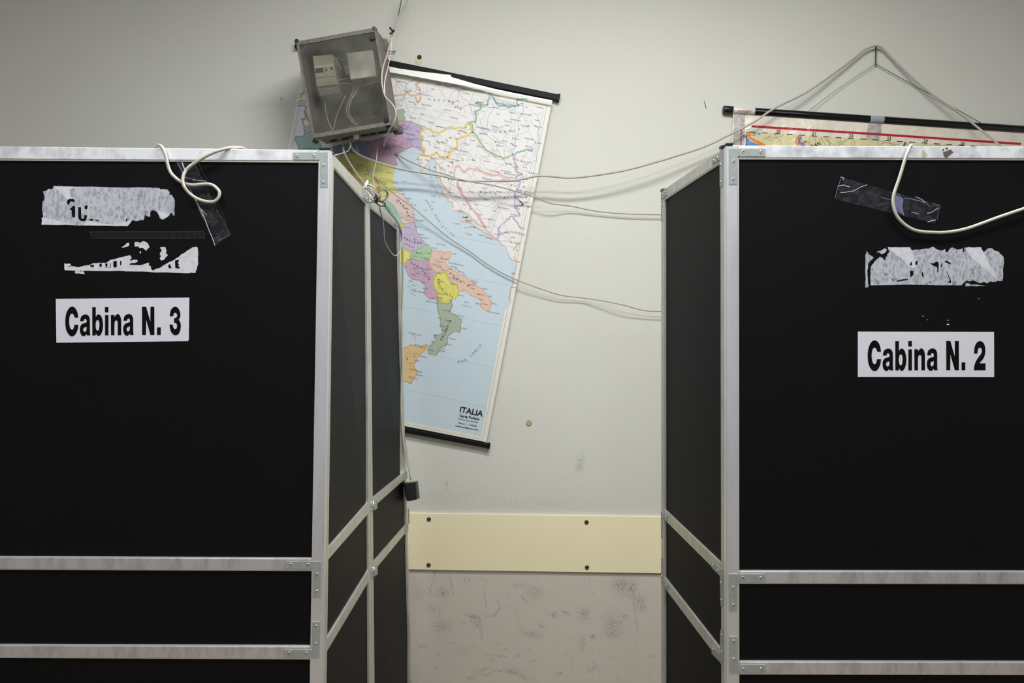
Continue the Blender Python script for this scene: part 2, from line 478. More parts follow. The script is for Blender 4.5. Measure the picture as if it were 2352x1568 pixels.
# ---- left booth
D3 = 1.776
booth3 = empty('voting_booth', (-0.75, 1.78, 0), 'black voting booth with aluminium frame carrying the Cabina N. 3 sign', 'voting booth', 'voting booths')
rO = lx(759, 343, 740, 1568); rI = lx(731, 370, 711, 1568)
yb3 = floor_px(D3)-1
sF3 = Surf(P(rO(343), 343, D3), P(rO(1568), 1568, D3), P(-190, 334, D3), P(-202, 1568, D3))
def ytop3(x): return 336+(x+0)*(8.0/759)
lO3 = lambda y: -190-(y-334)*0.0097
TH = 0.018
prism('frame_post', sF3, [(rI(343), ytop3(731)), (rO(343), 343.6), (rO(yb3), yb3), (rI(yb3), yb3)], 0, TH, ALUP, booth3, 0.0012)
prism('frame_post', sF3, [(lO3(334), 334), (lO3(334)+29, 334.3), (lO3(yb3)+29, yb3), (lO3(yb3), yb3)], 0, TH, ALUP, booth3, 0.0012)
def rail3(y0l, y1l, y0r, y1r, lipt, lipb, m):
    xl = lO3(y0l)+29; xr = rI(y0r)-0.3
    def yl(y_l, y_r): return y_l+(y_r-y_l)*(xl/720.0)
    a0 = yl(y0l, y0r); a1 = yl(y1l, y1r)
    prism('frame_rail', sF3, [(xl, a0+lipt), (xr, y0r+lipt), (xr, y1r-lipb), (xl, a1-lipb)], -0.0003, TH-0.002, m, booth3, 0.0008)
    if lipt: prism('edge_strip', sF3, [(xl, a0), (xr, y0r), (xr, y0r+lipt), (xl, a0+lipt)], -0.002, TH-0.004, LIP, booth3, 0.0004)
    if lipb: prism('edge_strip', sF3, [(xl, a1-lipb), (xr, y1r-lipb), (xr, y1r), (xl, a1)], -0.002, TH-0.004, LIP, booth3, 0.0004)
rail3(336, 368, 344.2, 373, 0, 4, ALUTOP)
rail3(1278, 1308.5, 1281, 1312, 2.5, 2, ALU)
rail3(1480, 1511.5, 1482.5, 1515, 3, 2, ALU)
rail3(yb3-31, yb3, yb3-31, yb3, 3, 0, ALU)
def board3(y0, y1):
    prism('infill_board', sF3, [(lO3(y0)+26, y0), (rI(y0)+3, y0), (rI(y1)+3, y1), (lO3(y1)+26, y1)], -0.006, 0.005, BOARD, booth3)
board3(352, 1295); board3(1296, 1498); board3(1499, yb3-15)

def bracket(surf, poly, rivs, parent, off=0.0016, r=0.0033, thick=0.0016):
    b = prism('corner_bracket', surf, poly, off, thick, GALV, parent, 0.0003)
    for (x, y) in rivs: rivet(surf, x, y, off, b, r)
    return b
bracket(sF3, [(672.9, 350.4), (752.8, 349.4), (752.8, 430.3), (735.3, 430.3), (735, 367.8), (672.9, 367.2)],
        [(682.7, 358.4), (722, 358.4), (743, 379.4), (742.5, 418.7)], booth3)
bracket(sF3, [(657.5, 1288.5), (737.6, 1288.5), (736.7, 1370), (718.9, 1370), (719.9, 1305.6), (656.9, 1305.3)],
        [(667.9, 1295.6), (707.6, 1295.6), (728.6, 1317.5), (727.6, 1357)], booth3)
bracket(sF3, [(652.7, 1491.4), (716.6, 1491.4), (718, 1427.4), (736, 1426.8), (733.4, 1508.8), (652, 1508.2)],
        [(664, 1498.5), (703.7, 1498.8), (726.3, 1437), (725, 1477.5)], booth3)

# side wall of the left booth: two leaves joined by hinges
DN, DH, DF = 1.798, 2.31, 2.93
nO = lx(761.8, 350, 745, 1568); nI = lx(766.8, 380, 750.4, 1568)
hO = lx(845.7, 444, 854, 1568); hI = lx(841.9, 466, 848.6, 1568)
gO = lx(846.3, 446, 855, 1568); gI = lx(850, 475, 860.4, 1568)
fO = lx(916.6, 513, 946, 1568); fI = lx(913.8, 527, 943, 1568)
sS1 = Surf(P(nO(350), 350, DN), P(nO(1568), 1568, DN), P(hO(444), 444, DH), P(hO(1568), 1568, DH))
sS2 = Surf(P(gO(446), 446, DH+0.004), P(gO(1568), 1568, DH+0.004), P(fO(513), 513, DF), P(fO(1568), 1568, DF))
fbN, fbH, fbF = floor_px(DN)-1, floor_px(DH)-1, floor_px(DF)-1
SIDE = mat('aluminium_dull', (204, 203, 194), 0.42, 0.6, (22, 0.5, (150, 148, 140)), (900, 0.05), stretch=(1, 1.6, 0.5))
prism('frame_post', sS1, [(nO(350), 350), (nI(356), 356), (nI(fbN), fbN-3), (nO(fbN), fbN)], 0, TH, SIDE, booth3, 0.0008)
prism('frame_post', sS1, [(hI(441), 440), (hO(444), 444), (hO(fbH), fbH), (hI(fbH), fbH+5)], 0, TH, SIDE, booth3, 0.0008)
prism('frame_post', sS2, [(gO(446), 446), (gI(449), 449.5), (gI(fbH), fbH-6), (gO(fbH), fbH)], 0, TH, SIDE, booth3, 0.0008)
prism('frame_post', sS2, [(fI(511), 510), (fO(513), 513), (fO(fbF), fbF), (fI(fbF), fbF+3)], 0, TH, SIDE, booth3, 0.0008)
def srail(surf, xa, ya0, ya1, xb, yb0, yb1, m=SIDE, lip=0):
    prism('frame_rail', surf, [(xa, ya0), (xb, yb0), (xb, yb1-lip), (xa, ya1-lip)], -0.0004, TH-0.002, m, booth_cur, 0.0006)
    if lip: prism('edge_strip', surf, [(xa, ya1-lip), (xb, yb1-lip), (xb, yb1), (xa, ya1)], -0.002, TH-0.004, LIP, booth_cur, 0.0003)
def sboard(surf, xa, ya0, ya1, xb, yb0, yb1):
    prism('infill_board', surf, [(xa, ya0), (xb, yb0), (xb, yb1), (xa, ya1)], -0.006, 0.005, BOARDS, booth_cur)
booth_cur = booth3
srail(sS1, nI(370), 355.5, 385, hI(450), 439.5, 469, lip=2.5)
srail(sS1, nI(1280), 1259, 1285, hI(1160), 1153, 1179.5)
srail(sS1, nI(1480), 1467, 1495.5, hI(1320), 1308.5, 1335)
srail(sS1, nI(fbN), fbN-32, fbN-5, hI(fbH), fbH-24, fbH+2)
def n_(y): return nI(y)-1.5
def h_(y): return hI(y)+1.5
sboard(sS1, n_(700), 375, 1272, h_(700), 455, 1165)
sboard(sS1, n_(1400), 1272, 1482, h_(1300), 1166, 1321)
sboard(sS1, n_(1600), 1483, fbN-8, h_(1500), 1322, fbH-8)
srail(sS2, gI(460), 449.8, 476.5, fI(515), 509.5, 528, lip=2)
srail(sS2, gI(1150), 1143.5, 1165.5, fI(1090), 1083.5, 1101)
srail(sS2, gI(1300), 1291.5, 1313, fI(1210), 1204, 1222)
srail(sS2, gI(fbH), fbH-26, fbH-5, fI(fbF), fbF-18, fbF+2)
def g_(y): return gI(y)-1.2
def f_(y): return fI(y)+1.0
sboard(sS2, g_(800), 465, 1155, f_(800), 519, 1092)
sboard(sS2, g_(1230), 1155.5, 1302, f_(1160), 1092.5, 1213)
sboard(sS2, g_(1500), 1302.5, fbH-8, f_(1400), 1213.5, fbF-3)
# hinges, small brackets
def hinge(x0, x1, x2, y, h, slope):
    a = prism('hinge', sS1, [(x0, y-h+slope), (x1, y-h), (x1, y+h), (x0, y+h+slope)], 0.0018, 0.0018, GALV, booth3, 0.0003)
    prism('hinge_leaf', sS2, [(x1, y-h), (x2, y-h-slope*0.8), (x2, y+h-slope*0.8), (x1, y+h)], 0.0022, 0.0018, GALV, a, 0.0003)
    pa = sS1.at(x1, y-h-1, 0.004); pb = sS1.at(x1, y+h+1, 0.004)
    cyl('hinge_pin', pa, pb, 0.0026, RIV, a, 12)
    rivet(sS1, (x0+x1)/2, y-h*0.4+slope*0.5, 0.0018, a, 0.003); rivet(sS1, (x0+x1)/2, y+h*0.6+slope*0.5, 0.0018, a, 0.003)
    rivet(sS2, (x1+x2)/2+1, y-h*0.3-slope*0.4, 0.0022, a, 0.003)
hinge(849, 854.5, 865, 1162, 10, 5)
hinge(850, 855.5, 866, 1313, 11, 6)
bracket(sS2, [(925.5, 1089), (934.5, 1081), (934.5, 1099), (925.5, 1104)], [(929, 1094.5), (933, 1090)], booth3, r=0.0035)
bracket(sS2, [(929.5, 1209.5), (937, 1202), (937, 1220), (929.5, 1228)], [(933, 1217.5)], booth3, r=0.0035)
bracket(sS2, [(936.2, 1168), (939, 1168), (939.6, 1202), (936.8, 1202)], [(937.6, 1172), (937.8, 1197)], booth3, r=0.002)
bracket(sS1, [(833.5, 431), (845.2, 443.5), (845.2, 466), (833.5, 454)], [(838, 446), (842, 456)], booth3, r=0.003)
bracket(sS2, [(904, 508), (914.5, 517), (914.5, 523), (904, 515)], [(909, 514)], booth3, r=0.0028)
# black caps on the corner of the left booth
sT = 0.0025
def cap(surf, poly, parent): return prism('corner_cap', surf, poly, 0.002, 0.02, BPLAST, parent, 0.0008)
cap(sF3, [(733, 338.3), (760.2, 338.0), (760.2, 343.9), (733, 343.6)], booth3)
cap(sS1, [(761, 344), (767, 351.5), (767, 356.5), (761, 350.5)], booth3)

# ---- right booth
D2 = 1.703
booth2 = empty('voting_booth', (0.8, 1.71, 0), 'black voting booth with aluminium frame carrying the Cabina N. 2 sign', 'voting booth', 'voting booths')
booth_cur = booth2
yb2 = floor_px(D2)-1
sF2 = Surf(P(1667.5, 334, D2), P(1668.4, 1568, D2), P(2640, 337, D2), P(2641, 1568, D2))
qO = lx(1667.8, 334, 1668.5, 1568); qI = lx(1698.2, 360, 1699.0, 1568)
prism('frame_post', sF2, [(qO(334), 334), (qI(334)-3.5, 334), (qI(yb2)-3.5, yb2), (qO(yb2), yb2)], 0, TH, ALUP, booth2, 0.0012)
prism('edge_strip', sF2, [(qI(334)-3.5, 334.5), (qI(334), 334.5), (qI(yb2), yb2), (qI(yb2)-3.5, yb2)], -0.002, TH-0.004, LIP, booth2, 0.0004)
prism('frame_post', sF2, [(2611, 337), (2640, 337), (2641, yb2), (2612, yb2)], 0, TH, ALUP, booth2, 0.0012)
def rail2(y0l, y1l, y0r, y1r, lt, lb, m):
    xl, xr = qI(y0l)+0.3, 2611
    k = (xr-1700)/652.0
    r0 = y0l+(y0r-y0l)*k; r1 = y1l+(y1r-y1l)*k
    prism('frame_rail', sF2, [(xl, y0l+lt), (xr, r0+lt), (xr, r1-lb), (xl, y1l-lb)], -0.0003, TH-0.002, m, booth2, 0.0008)
    if lt: prism('edge_strip', sF2, [(xl, y0l), (xr, r0), (xr, r0+lt), (xl, y0l+lt)], -0.002, TH-0.004, LIP, booth2, 0.0004)
    if lb: prism('edge_strip', sF2, [(xl, y1l-lb), (xr, r1-lb), (xr, r1), (xl, y1l)], -0.002, TH-0.004, LIP, booth2, 0.0004)
rail2(334.2, 365.5, 336.5, 367.5, 0, 4, ALUTOP)
rail2(1310, 1341, 1311, 1342, 2.5, 2, ALU)
rail2(1518, 1549.5, 1519, 1551, 2.5, 2, ALU)
rail2(yb2-31, yb2, yb2-31, yb2, 2.5, 0, ALU)
for (a, b) in [(350, 1325), (1326, 1534), (1535, yb2-15)]:
    prism('infill_board', sF2, [(qI(a)-3, a), (2614, a), (2615, b), (qI(b)-3, b)], -0.006, 0.005, BOARD, booth2)
bracket(sF2, [(1674, 341), (1758, 341.2), (1758, 359.6), (1693.7, 359.2), (1693.2, 424), (1674, 424)],
        [(1706.9, 348.6), (1747.6, 349), (1684.8, 370.8), (1684.3, 412)], booth2)
bracket(sF2, [(1673.7, 1317), (1757.7, 1317.7), (1757.7, 1336.3), (1693.7, 1337), (1692.9, 1401.4), (1674.3, 1401.4)],
        [(1706.3, 1325.7), (1746.6, 1326.3), (1684.3, 1348.6), (1684.3, 1389)], booth2)
bracket(sF2, [(1674.3, 1460.6), (1692.9, 1460.6), (1694.9, 1525.7), (1758.6, 1525.7), (1758.6, 1544.3), (1674.9, 1545)],
        [(1684.9, 1471.4), (1685, 1512.9), (1706.6, 1535.7), (1747.7, 1535)], booth2)
# its side leaf
RN, RF = 1.724, 2.236
aO = lx(1661.6, 340, 1664.5, 1568); aI = lx(1654.3, 370, 1656.4, 1568)
cO = lx(1518.4, 437, 1518.6, 1568); cI = lx(1525.3, 455, 1525.7, 1568)
sSR = Surf(P(aO(340), 340, RN), P(aO(1568), 1568, RN), P(cO(437), 437, RF), P(cO(1568), 1568, RF))
fN2, fF2 = floor_px(RN)-1, floor_px(RF)-1
prism('frame_post', sSR, [(aO(340), 340), (aI(344), 344.5), (aI(fN2), fN2-4), (aO(fN2), fN2)], 0, TH, SIDE, booth2, 0.0008)
prism('frame_post', sSR, [(cI(434), 434), (cO(437), 438.5), (cO(fF2), fF2), (cI(fF2), fF2+5)], 0, TH, SIDE, booth2, 0.0008)
srail(sSR, aI(350), 345, 374.5, cI(434), 435, 459, lip=2.5)
srail(sSR, aI(1300), 1294.5, 1323, cI(1180), 1170, 1193)
srail(sSR, aI(1500), 1494.5, 1523, cI(1330), 1325.5, 1349)
srail(sSR, aI(fN2), fN2-32, fN2-5, cI(fF2), fF2-24, fF2+2)
for (a0, a1, b0, b1) in [(362, 1308, 448, 1181), (1309, 1508, 1182, 1337), (1509, fN2-10, 1338, fF2-8)]:
    sboard(sSR, aI(a0)+1.5, a0, a1, cI(b0)-1.5, b0, b1)
bracket(sSR, [(1636, 361.4), (1654.2, 350.6), (1661, 346.5), (1661, 427), (1654.5, 429.4), (1654.2, 366.3), (1636, 378)],
        [(1640, 368.5), (1649.5, 362.5), (1656.5, 378), (1657, 418)], booth2, r=0.0032)
bracket(sSR, [(1519, 440), (1533, 431), (1533, 447.5), (1522.2, 455.5), (1522, 507), (1519, 508)],
        [(1522.5, 446), (1529.7, 441.5), (1520.5, 470), (1520.5, 500)], booth2, r=0.0032)
bracket(sSR, [(1635.7, 1288.6), (1654.5, 1303.5), (1661.5, 1309), (1662.5, 1391), (1656.6, 1391), (1654.6, 1322), (1635.7, 1303)],
        [(1638.5, 1297), (1650.5, 1309), (1657, 1338), (1657.5, 1377)], booth2, r=0.003)
bracket(sSR, [(1519, 1173), (1532.9, 1184.3), (1532.9, 1197), (1522.3, 1189), (1522.3, 1235.7), (1519, 1235.7)],
        [(1529, 1187), (1520.6, 1200), (1520.6, 1228)], booth2, r=0.0028)
bracket(sSR, [(1519.2, 1281.4), (1522.9, 1281.4), (1522.9, 1330), (1534.3, 1343), (1534.3, 1357), (1519.5, 1338)],
        [(1529, 1344), (1520.8, 1290), (1520.8, 1322)], booth2, r=0.0028)
bracket(sSR, [(1635.7, 1481), (1654.8, 1501), (1655.5, 1446), (1661.5, 1446), (1662.5, 1535), (1654.8, 1520), (1635.7, 1500)],
        [(1639, 1490), (1658.5, 1457), (1658.5, 1496)], booth2, r=0.003)
cap(sF2, [(1667, 328.6), (1684.3, 328.2), (1684.3, 333), (1667, 333.8)], booth2)
prism('corner_cap', sSR, [(1661.5, 333), (1655, 336), (1654, 342.5), (1656, 343), (1661.5, 339.6)], 0.003, 0.02, BPLAST, booth2, 0.0006)
prism('corner_cap', sSR, [(1524.5, 432.5), (1519, 435.5), (1518.3, 440.5), (1524.5, 436.5)], 0.003, 0.02, BPLAST, booth2, 0.0006)

# ------------------------------------------------------------------ signs and torn paper
def Zf(sc, ox, oy): return lambda pts: [((p[0]/sc+ox, p[1]/sc+oy)+tuple(p[2:])) for p in pts]
zl = Zf(15.68, 140, 690); zr = Zf(15.68, 280, 690); z2r = Zf(15.68, 2140, 770)
c = 1
gC = zl([(578,612,c),(560,470),(510,330),(440,245),(355,212),(265,250),(185,360),(130,520),(108,750),(130,1000),(180,1140),(260,1250),(350,1292),(440,1255),(515,1150),(565,1010),(580,866,c),(438,866,c),(420,960),(395,1025),(352,1045),(305,1015),(270,930),(248,750),(268,580),(305,490),(352,468),(400,495),(430,550),(445,612,c)])
ga = zl([(645,740,c),(665,620),(710,545),(820,498),(920,520),(975,590),(998,700),(1000,1100),(1012,1258,c),(885,1258,c),(870,1200,c),(825,1265),(760,1285),(690,1240),(650,1160),(635,1040),(655,920),(720,840),(860,790),(880,740),(865,680),(822,660),(790,680),(770,740,c)])
gah = zl([(878,938,c),(790,975),(760,1030),(775,1100),(818,1125),(865,1080),(875,1010)])
gb = zl([(1082,235,c),(1212,235,c),(1212,590,c),(1250,520),(1320,495),(1400,550),(1450,680),(1475,890),(1450,1080),(1400,1210),(1325,1275),(1260,1250),(1215,1180,c),(1205,1258,c),(1085,1258,c)])
gbh = zl([(1275,700),(1230,740),(1205,890),(1230,1040),(1275,1080),(1320,1040),(1342,890),(1325,740)])
gi1 = zl([(1540,230,c),(1668,230,c),(1668,422,c),(1540,422,c)]); gi2 = zl([(1545,518,c),(1670,518,c),(1670,1255,c),(1545,1255,c)])
gn = zl([(1755,515,c),(1882,515,c),(1895,590,c),(1940,515),(2010,485),(2080,530),(2120,640),(2130,760),(2130,1250,c),(2005,1250,c),(2003,820),(1990,740),(1950,712),(1905,750),(1885,850),(1885,1250,c),(1760,1250,c)])
sh = lambda g: [((p[0]+1565/15.68, p[1]-15/15.68)+tuple(p[2:])) for p in g]
gN = zr([(685,220,c),(835,220,c),(988,760,c),(990,220,c),(1130,220,c),(1135,1240,c),(990,1240,c),(835,690,c),(828,1240,c),(690,1240,c)])
gd = zr([(1228,962,c),(1362,962,c),(1362,1238,c),(1228,1238,c)])
g3 = zr([(1685,565,c),(1700,440),(1740,320),(1800,250),(1885,218),(1970,250),(2040,350),(2072,490),(2060,610),(2000,690,c),(2050,740),(2080,830),(2088,930),(2070,1060),(2020,1180),(1960,1230),(1890,1250),(1800,1210),(1730,1110),(1695,1000),(1675,862,c),(1795,862,c),(1810,940),(1840,1005),(1885,1025),(1930,1000),(1952,920),(1935,840),(1900,800),(1842,800,c),(1845,628,c),(1895,625),(1940,590),(1955,530),(1930,460),(1880,435),(1835,465),(1810,565,c)])
g2 = z2r([(1580,655,c),(1585,500),(1620,350),(1690,245),(1790,205),(1890,245),(1960,360),(1982,520),(1970,680),(1910,840),(1765,1005,c),(1990,1010,c),(1990,1258,c),(1568,1258,c),(1590,1080),(1650,920),(1740,780),(1830,660),(1858,570),(1840,480),(1780,440),(1730,480),(1705,570),(1703,655,c)])
common = [[gC], [ga, gah], [gb, gbh], [gi1], [gi2], [gn], [sh(ga), sh(gah)], [gN], [gd]]
def decal(surf, base): return lambda x, y, L: surf.at(x, y, base+L*0.00012)
BOFF = -0.006
def sign(surf, poly, glyphs, tr, parent, lab):
    s_ = prism('sign_sheet', surf, poly, BOFF+0.0006, 0.0005, PAPER, parent)
    s_['label'] = lab
    sh_ = Sheet(decal(surf, BOFF+0.0006))
    for g in glyphs: sh_.tri([[tr(*p) for p in smooth2(k)] for k in g], INK, 2)
    sh_.build('lettering', s_)
sign(sF3, [(125, 685.8), (432.4, 682.9), (431.2, 780), (429.5, 783.2), (126.3, 786.8)], common+[[g3]], lambda x, y: (x, y), booth3, 'white paper sign reading Cabina N. 3')
def tr2(x, y): return (1973+(x-125)*1.023, 782.8+(y-704+(x-330)*0.006)*1.033)
sign(sF2, [(1973, 761.3), (2286.7, 762), (2287, 866), (1973, 865.7)], common, tr2, booth2, 'white paper sign reading Cabina N. 2')
sg = [o for o in booth2.children if o.name.startswith('sign_sheet')][0]
s2 = Sheet(decal(sF2, BOFF+0.0006)); s2.tri([[p[:2] for p in smooth2(g2)]], INK, 2)
e2 = s2.build('lettering', sg)
TORN = mat('torn_paper', (190, 190, 198), 0.85, noise=(190, 1.0, (96, 97, 106)), stretch=(1, 1, 0.5), spec=0.2)
TORN2 = mat('torn_paper_light', (212, 212, 216), 0.85, noise=(90, 0.6, (168, 168, 172)))
z6 = Zf(3.136, 60, 320); z7 = Zf(3.016, 1860, 380)
def remnant(surf, polys, inks, lights, parent, m, lab):
    sh_ = Sheet(decal(surf, BOFF+0.0003))
    for p in polys: sh_.tri([frac(p, 1.6, 3)], m, 1)
    for p in lights: sh_.tri([frac(p, 0.8, 2)], TORN2, 2)
    for p in inks: sh_.tri([frac(p, 0.5, 1)], INK, 4)
    o = sh_.build('torn_label', parent); o['label'] = lab
remnant(sF3, [z6([(112,372),(150,352),(185,348),(188,332),(400,337),(930,345),(960,355),(1015,358),(1028,375),(1022,395),(1045,402),(1062,435),(1060,545),(1050,546),(1045,520),(1022,545),(975,577),(955,565),(935,520),(905,508),(890,512),(885,552),(875,555),(845,535),(838,578),(755,580),(722,623),(400,618),(100,612),(101,560),(112,555),(106,480),(118,430)])],
    [z6([(285,440),(300,425),(330,425),(342,440),(335,448),(312,442),(298,468),(288,465)]), z6([(303,500),(330,475),(343,475),(343,560),(322,555),(318,505)]), z6([(366,485),(386,485),(388,565),(408,568),(410,540),(430,545),(425,575),(410,587),(380,582),(366,560)]), z6([(412,475),(436,474),(430,500),(414,498)]), z6([(448,570),(474,570),(474,582),(450,582)]), z6([(490,575),(515,578),(514,584),(492,583)]), z6([(712,568),(722,568),(716,590),(710,588)])],
    [z6([(190,334),(400,338),(330,345),(300,360),(318,420),(300,440)]), z6([(102,560),(115,560),(340,612),(102,610)]), z6([(440,585),(560,608),(620,612),(755,578),(722,620),(400,616)]), z6([(930,512),(990,520),(1022,545),(975,575),(960,563)])], booth3, TORN, 'torn grey remnant of an upper paper label')
remnant(sF3, [z6([(263,893),(308,893),(315,905),(290,915),(355,918),(440,905),(500,890),(560,888),(600,865),(660,850),(740,832),(752,850),(740,872),(790,865),(795,878),(740,892),(735,905),(800,905),(880,885),(875,905),(890,912),(892,925),(905,942),(960,920),(1050,870),(1110,825),(1190,775),(1215,770),(1228,775),(1230,880),(1225,915),(1215,958),(1200,960),(1165,962),(900,955),(600,947),(268,940)]),
    z6([(675,780),(715,745),(732,740),(728,768)]), z6([(772,740),(800,735),(805,745),(840,730),(870,750),(880,775),(860,800),(840,785),(812,780),(800,768),(772,770)]), z6([(808,805),(820,805),(815,822)]), z6([(955,775),(985,772),(1000,790),(998,820),(1012,832),(995,850),(990,865),(970,870),(955,855),(965,840),(955,825),(968,800)]), z6([(343,950),(385,950),(400,945),(410,968),(345,965)])],
    [z6([(450,905),(480,900),(478,918),(455,915)]), z6([(520,893),(535,890),(535,915),(520,912)]), z6([(560,893),(580,890),(572,918),(595,918),(600,890),(604,890),(600,920),(565,920)]), z6([(620,875),(645,872),(645,918),(620,918)]), z6([(668,873),(677,873),(677,900),(668,905)]), z6([(1015,905),(1030,895),(1040,925),(1020,925)]), z6([(1065,870),(1095,865),(1085,890),(1095,900),(1085,910),(1105,925),(1068,925)])],
    [], booth3, TORN2, 'torn white remnant of a lower paper label')
remnant(sF2, [z7([(392,620),(400,590),(410,598),(415,618),(440,625),(450,640),(425,660),(412,700),(408,760),(412,820),(410,845),(393,842)]),
    z7([(430,828),(430,700),(465,655),(490,630),(520,645),(528,655),(545,612),(560,600),(548,563),(705,563),(720,590),(740,580),(830,575),(865,560),(915,585),(945,575),(950,600),(965,600),(985,570),(1010,568),(1030,580),(1070,570),(1062,612),(1085,590),(1082,565),(1200,565),(1215,600),(1235,580),(1270,570),(1310,590),(1330,610),(1350,625),(1355,680),(1350,770),(1340,800),(1310,795),(1300,805),(1265,800),(1240,815),(1215,805),(1190,812),(1150,795),(1120,800),(1090,795),(1060,828)]),
    z7([(1087,835),(1090,812),(1130,825),(1235,835)]), z7([(470,605),(490,588),(530,570),(545,580),(510,612),(490,600)])],
    [z7([(700,690),(712,662),(718,690)]), z7([(742,660),(755,660),(752,690),(738,680)]), z7([(702,728),(726,728),(726,755),(704,776)]), z7([(835,672),(870,675),(880,665),(898,665),(902,690),(900,740),(893,735),(890,700),(862,690)]), z7([(918,700),(922,678),(930,676),(924,704)]), z7([(940,665),(955,655),(985,672),(984,684),(955,668)]), z7([(785,735),(790,735),(800,775),(785,760)]), z7([(835,798),(848,810),(836,812)]), z7([(955,725),(985,790),(988,812),(965,808),(980,795)]), z7([(522,735),(545,755),(540,758)]), z7([(565,772),(592,795),(588,799)]), z7([(612,798),(640,788),(688,784),(688,790),(645,797),(618,803)]), z7([(1120,790),(1140,788),(1138,794)])],
    [z7([(552,566),(700,566),(760,690),(722,712),(660,660),(600,610)]), z7([(1085,568),(1195,568),(1290,740),(1300,780),(1130,640)])], booth2, TORN, 'torn grey paper remnant above the sign')
CHIP = mat('brown_chip', (88, 80, 72), 0.8); CHIP2 = mat('beige_chip', (176, 168, 148), 0.8)
z2b = Zf(6.323, 1980, 240)
def chip(poly, m, name, base):
    q = Sheet(decal(sF2, base)); q.tri([poly], m, 1); q.build(name, booth2)
chip(z2b([(870,672),(905,665),(945,730),(910,770),(875,750)]), CHIP2, 'dried_tape_residue', 0.0002)
chip(z2b([(1175,692),(1235,672),(1285,650),(1330,695),(1290,720),(1225,780),(1190,750)]), CHIP, 'dried_tape_residue', 0.0002)
chip(z2b([(1165,650),(1190,640),(1190,670),(1170,675)]), CHIP, 'dried_tape_residue', 0.0002); chip(z2b([(1210,622),(1260,632),(1225,655),(1212,640)]), CHIP, 'dried_tape_residue', 0.0002)
for (x, y, a, b) in [(2123, 725.5, 2, 1), (2133, 734, 1.6, .8), (2180.5, 744.5, 3.4, 1.6), (2181, 735, 2, .8), (2251, 685.5, 1.8, 1)]:
    chip([(x-a, y), (x, y-b), (x+a, y-b*.4), (x+a*.6, y+b), (x-a*.4, y+b*.8)], TORN2, 'paper_fleck', BOFF+0.0003)
# black tape strip
BT = mat('black_tape', (10, 10, 11), 0.3, bump=(130, 0.5))
EDGE = mat('tape_edge', (70, 70, 72), 0.4)
tp = prism('black_tape_strip', sF3, z6([(447, 664), (1278, 660), (1278, 709), (465, 711), (458, 690)]), BOFF+0.0008, 0.0006, BT, booth3)
sh_ = Sheet(decal(sF3, BOFF+0.0008))
for l in ([(447, 664), (1278, 660)], [(1275, 662), (1276, 708)], [(530, 711), (1278, 709)], [(448, 666), (462, 690), (465, 710), (530, 711)]):
    sh_.line(z6(l), 0.7, EDGE, 1)
sh_.build('tape_edge', tp)
# clear adhesive tape
def clear_mat(name, fac, rough, bumpst, sc):
    m = bpy.data.materials.new(name); m.use_nodes = True; nt = m.node_tree
    nt.nodes.remove(nt.nodes['Principled BSDF']); out = nt.nodes['Material Output']
    tr = nt.nodes.new('ShaderNodeBsdfTransparent'); tr.inputs[0].default_value = (0.93, 0.93, 0.95, 1)
    pr = nt.nodes.new('ShaderNodeBsdfPrincipled'); pr.inputs['Base Color'].default_value = (0.16, 0.16, 0.18, 1)
    pr.inputs['Roughness'].default_value = rough; pr.inputs['Specular IOR Level'].default_value = 0.9
    tc = nt.nodes.new('ShaderNodeTexCoord'); n = nt.nodes.new('ShaderNodeTexNoise'); n.inputs['Scale'].default_value = sc
    n.inputs['Detail'].default_value = 3; n.inputs['Distortion'].default_value = 1.0
    nt.links.new(tc.outputs['Object'], n.inputs['Vector'])
    bp = nt.nodes.new('ShaderNodeBump'); bp.inputs['Strength'].default_value = bumpst; bp.inputs['Distance'].default_value = 0.004
    nt.links.new(n.outputs['Fac'], bp.inputs['Height']); nt.links.new(bp.outputs[0], pr.inputs['Normal'])
    mx = nt.nodes.new('ShaderNodeMixShader')
    rg = nt.nodes.new('ShaderNodeMapRange'); rg.inputs[1].default_value = 0.4; rg.inputs[2].default_value = 0.62
    rg.inputs[3].default_value = fac*0.35; rg.inputs[4].default_value = fac
    nt.links.new(n.outputs['Fac'], rg.inputs[0]); nt.links.new(rg.outputs[0], mx.inputs[0])
    nt.links.new(tr.outputs[0], mx.inputs[1]); nt.links.new(pr.outputs[0], mx.inputs[2]); nt.links.new(mx.outputs[0], out.inputs[0])
    return m
TAPE = clear_mat('clear_tape', 0.20, 0.14, 0.9, 60)
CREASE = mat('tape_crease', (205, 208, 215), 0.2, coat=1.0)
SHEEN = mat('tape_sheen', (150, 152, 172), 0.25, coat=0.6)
def tape_strip(surf, left, right, parent, off, lab):
    """strip between two edges (lists of matching points), slightly wavy"""
    v = []; f = []; n = len(left); M = 6
    R = random.Random(n)
    for i in range(n):
        for k in range(M+1):
            t = k/M
            x = left[i][0]+(right[i][0]-left[i][0])*t; y = left[i][1]+(right[i][1]-left[i][1])*t
            v.append(surf.at(x, y, off+R.uniform(0, 0.0012)))
    for i in range(n-1):
        for k in range(M):
            a = i*(M+1)+k; f.append((a, a+1, a+M+2, a+M+1))
    o = mesh_from('clear_tape', v, f, TAPE, parent, smooth=True); o['label'] = lab
    return o
def interp(a, b, n): return [(a[0]+(b[0]-a[0])*i/n, a[1]+(b[1]-a[1])*i/n) for i in range(n+1)]
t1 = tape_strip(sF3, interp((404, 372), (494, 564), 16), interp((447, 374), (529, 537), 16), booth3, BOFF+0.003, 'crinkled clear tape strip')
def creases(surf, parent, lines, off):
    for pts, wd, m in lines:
        sh_ = Sheet(lambda x, y, L: surf.at(x, y, off)); sh_.line(frac(pts, 0.8, 2, False), wd, m, 0); sh_.build('tape_crease', parent)
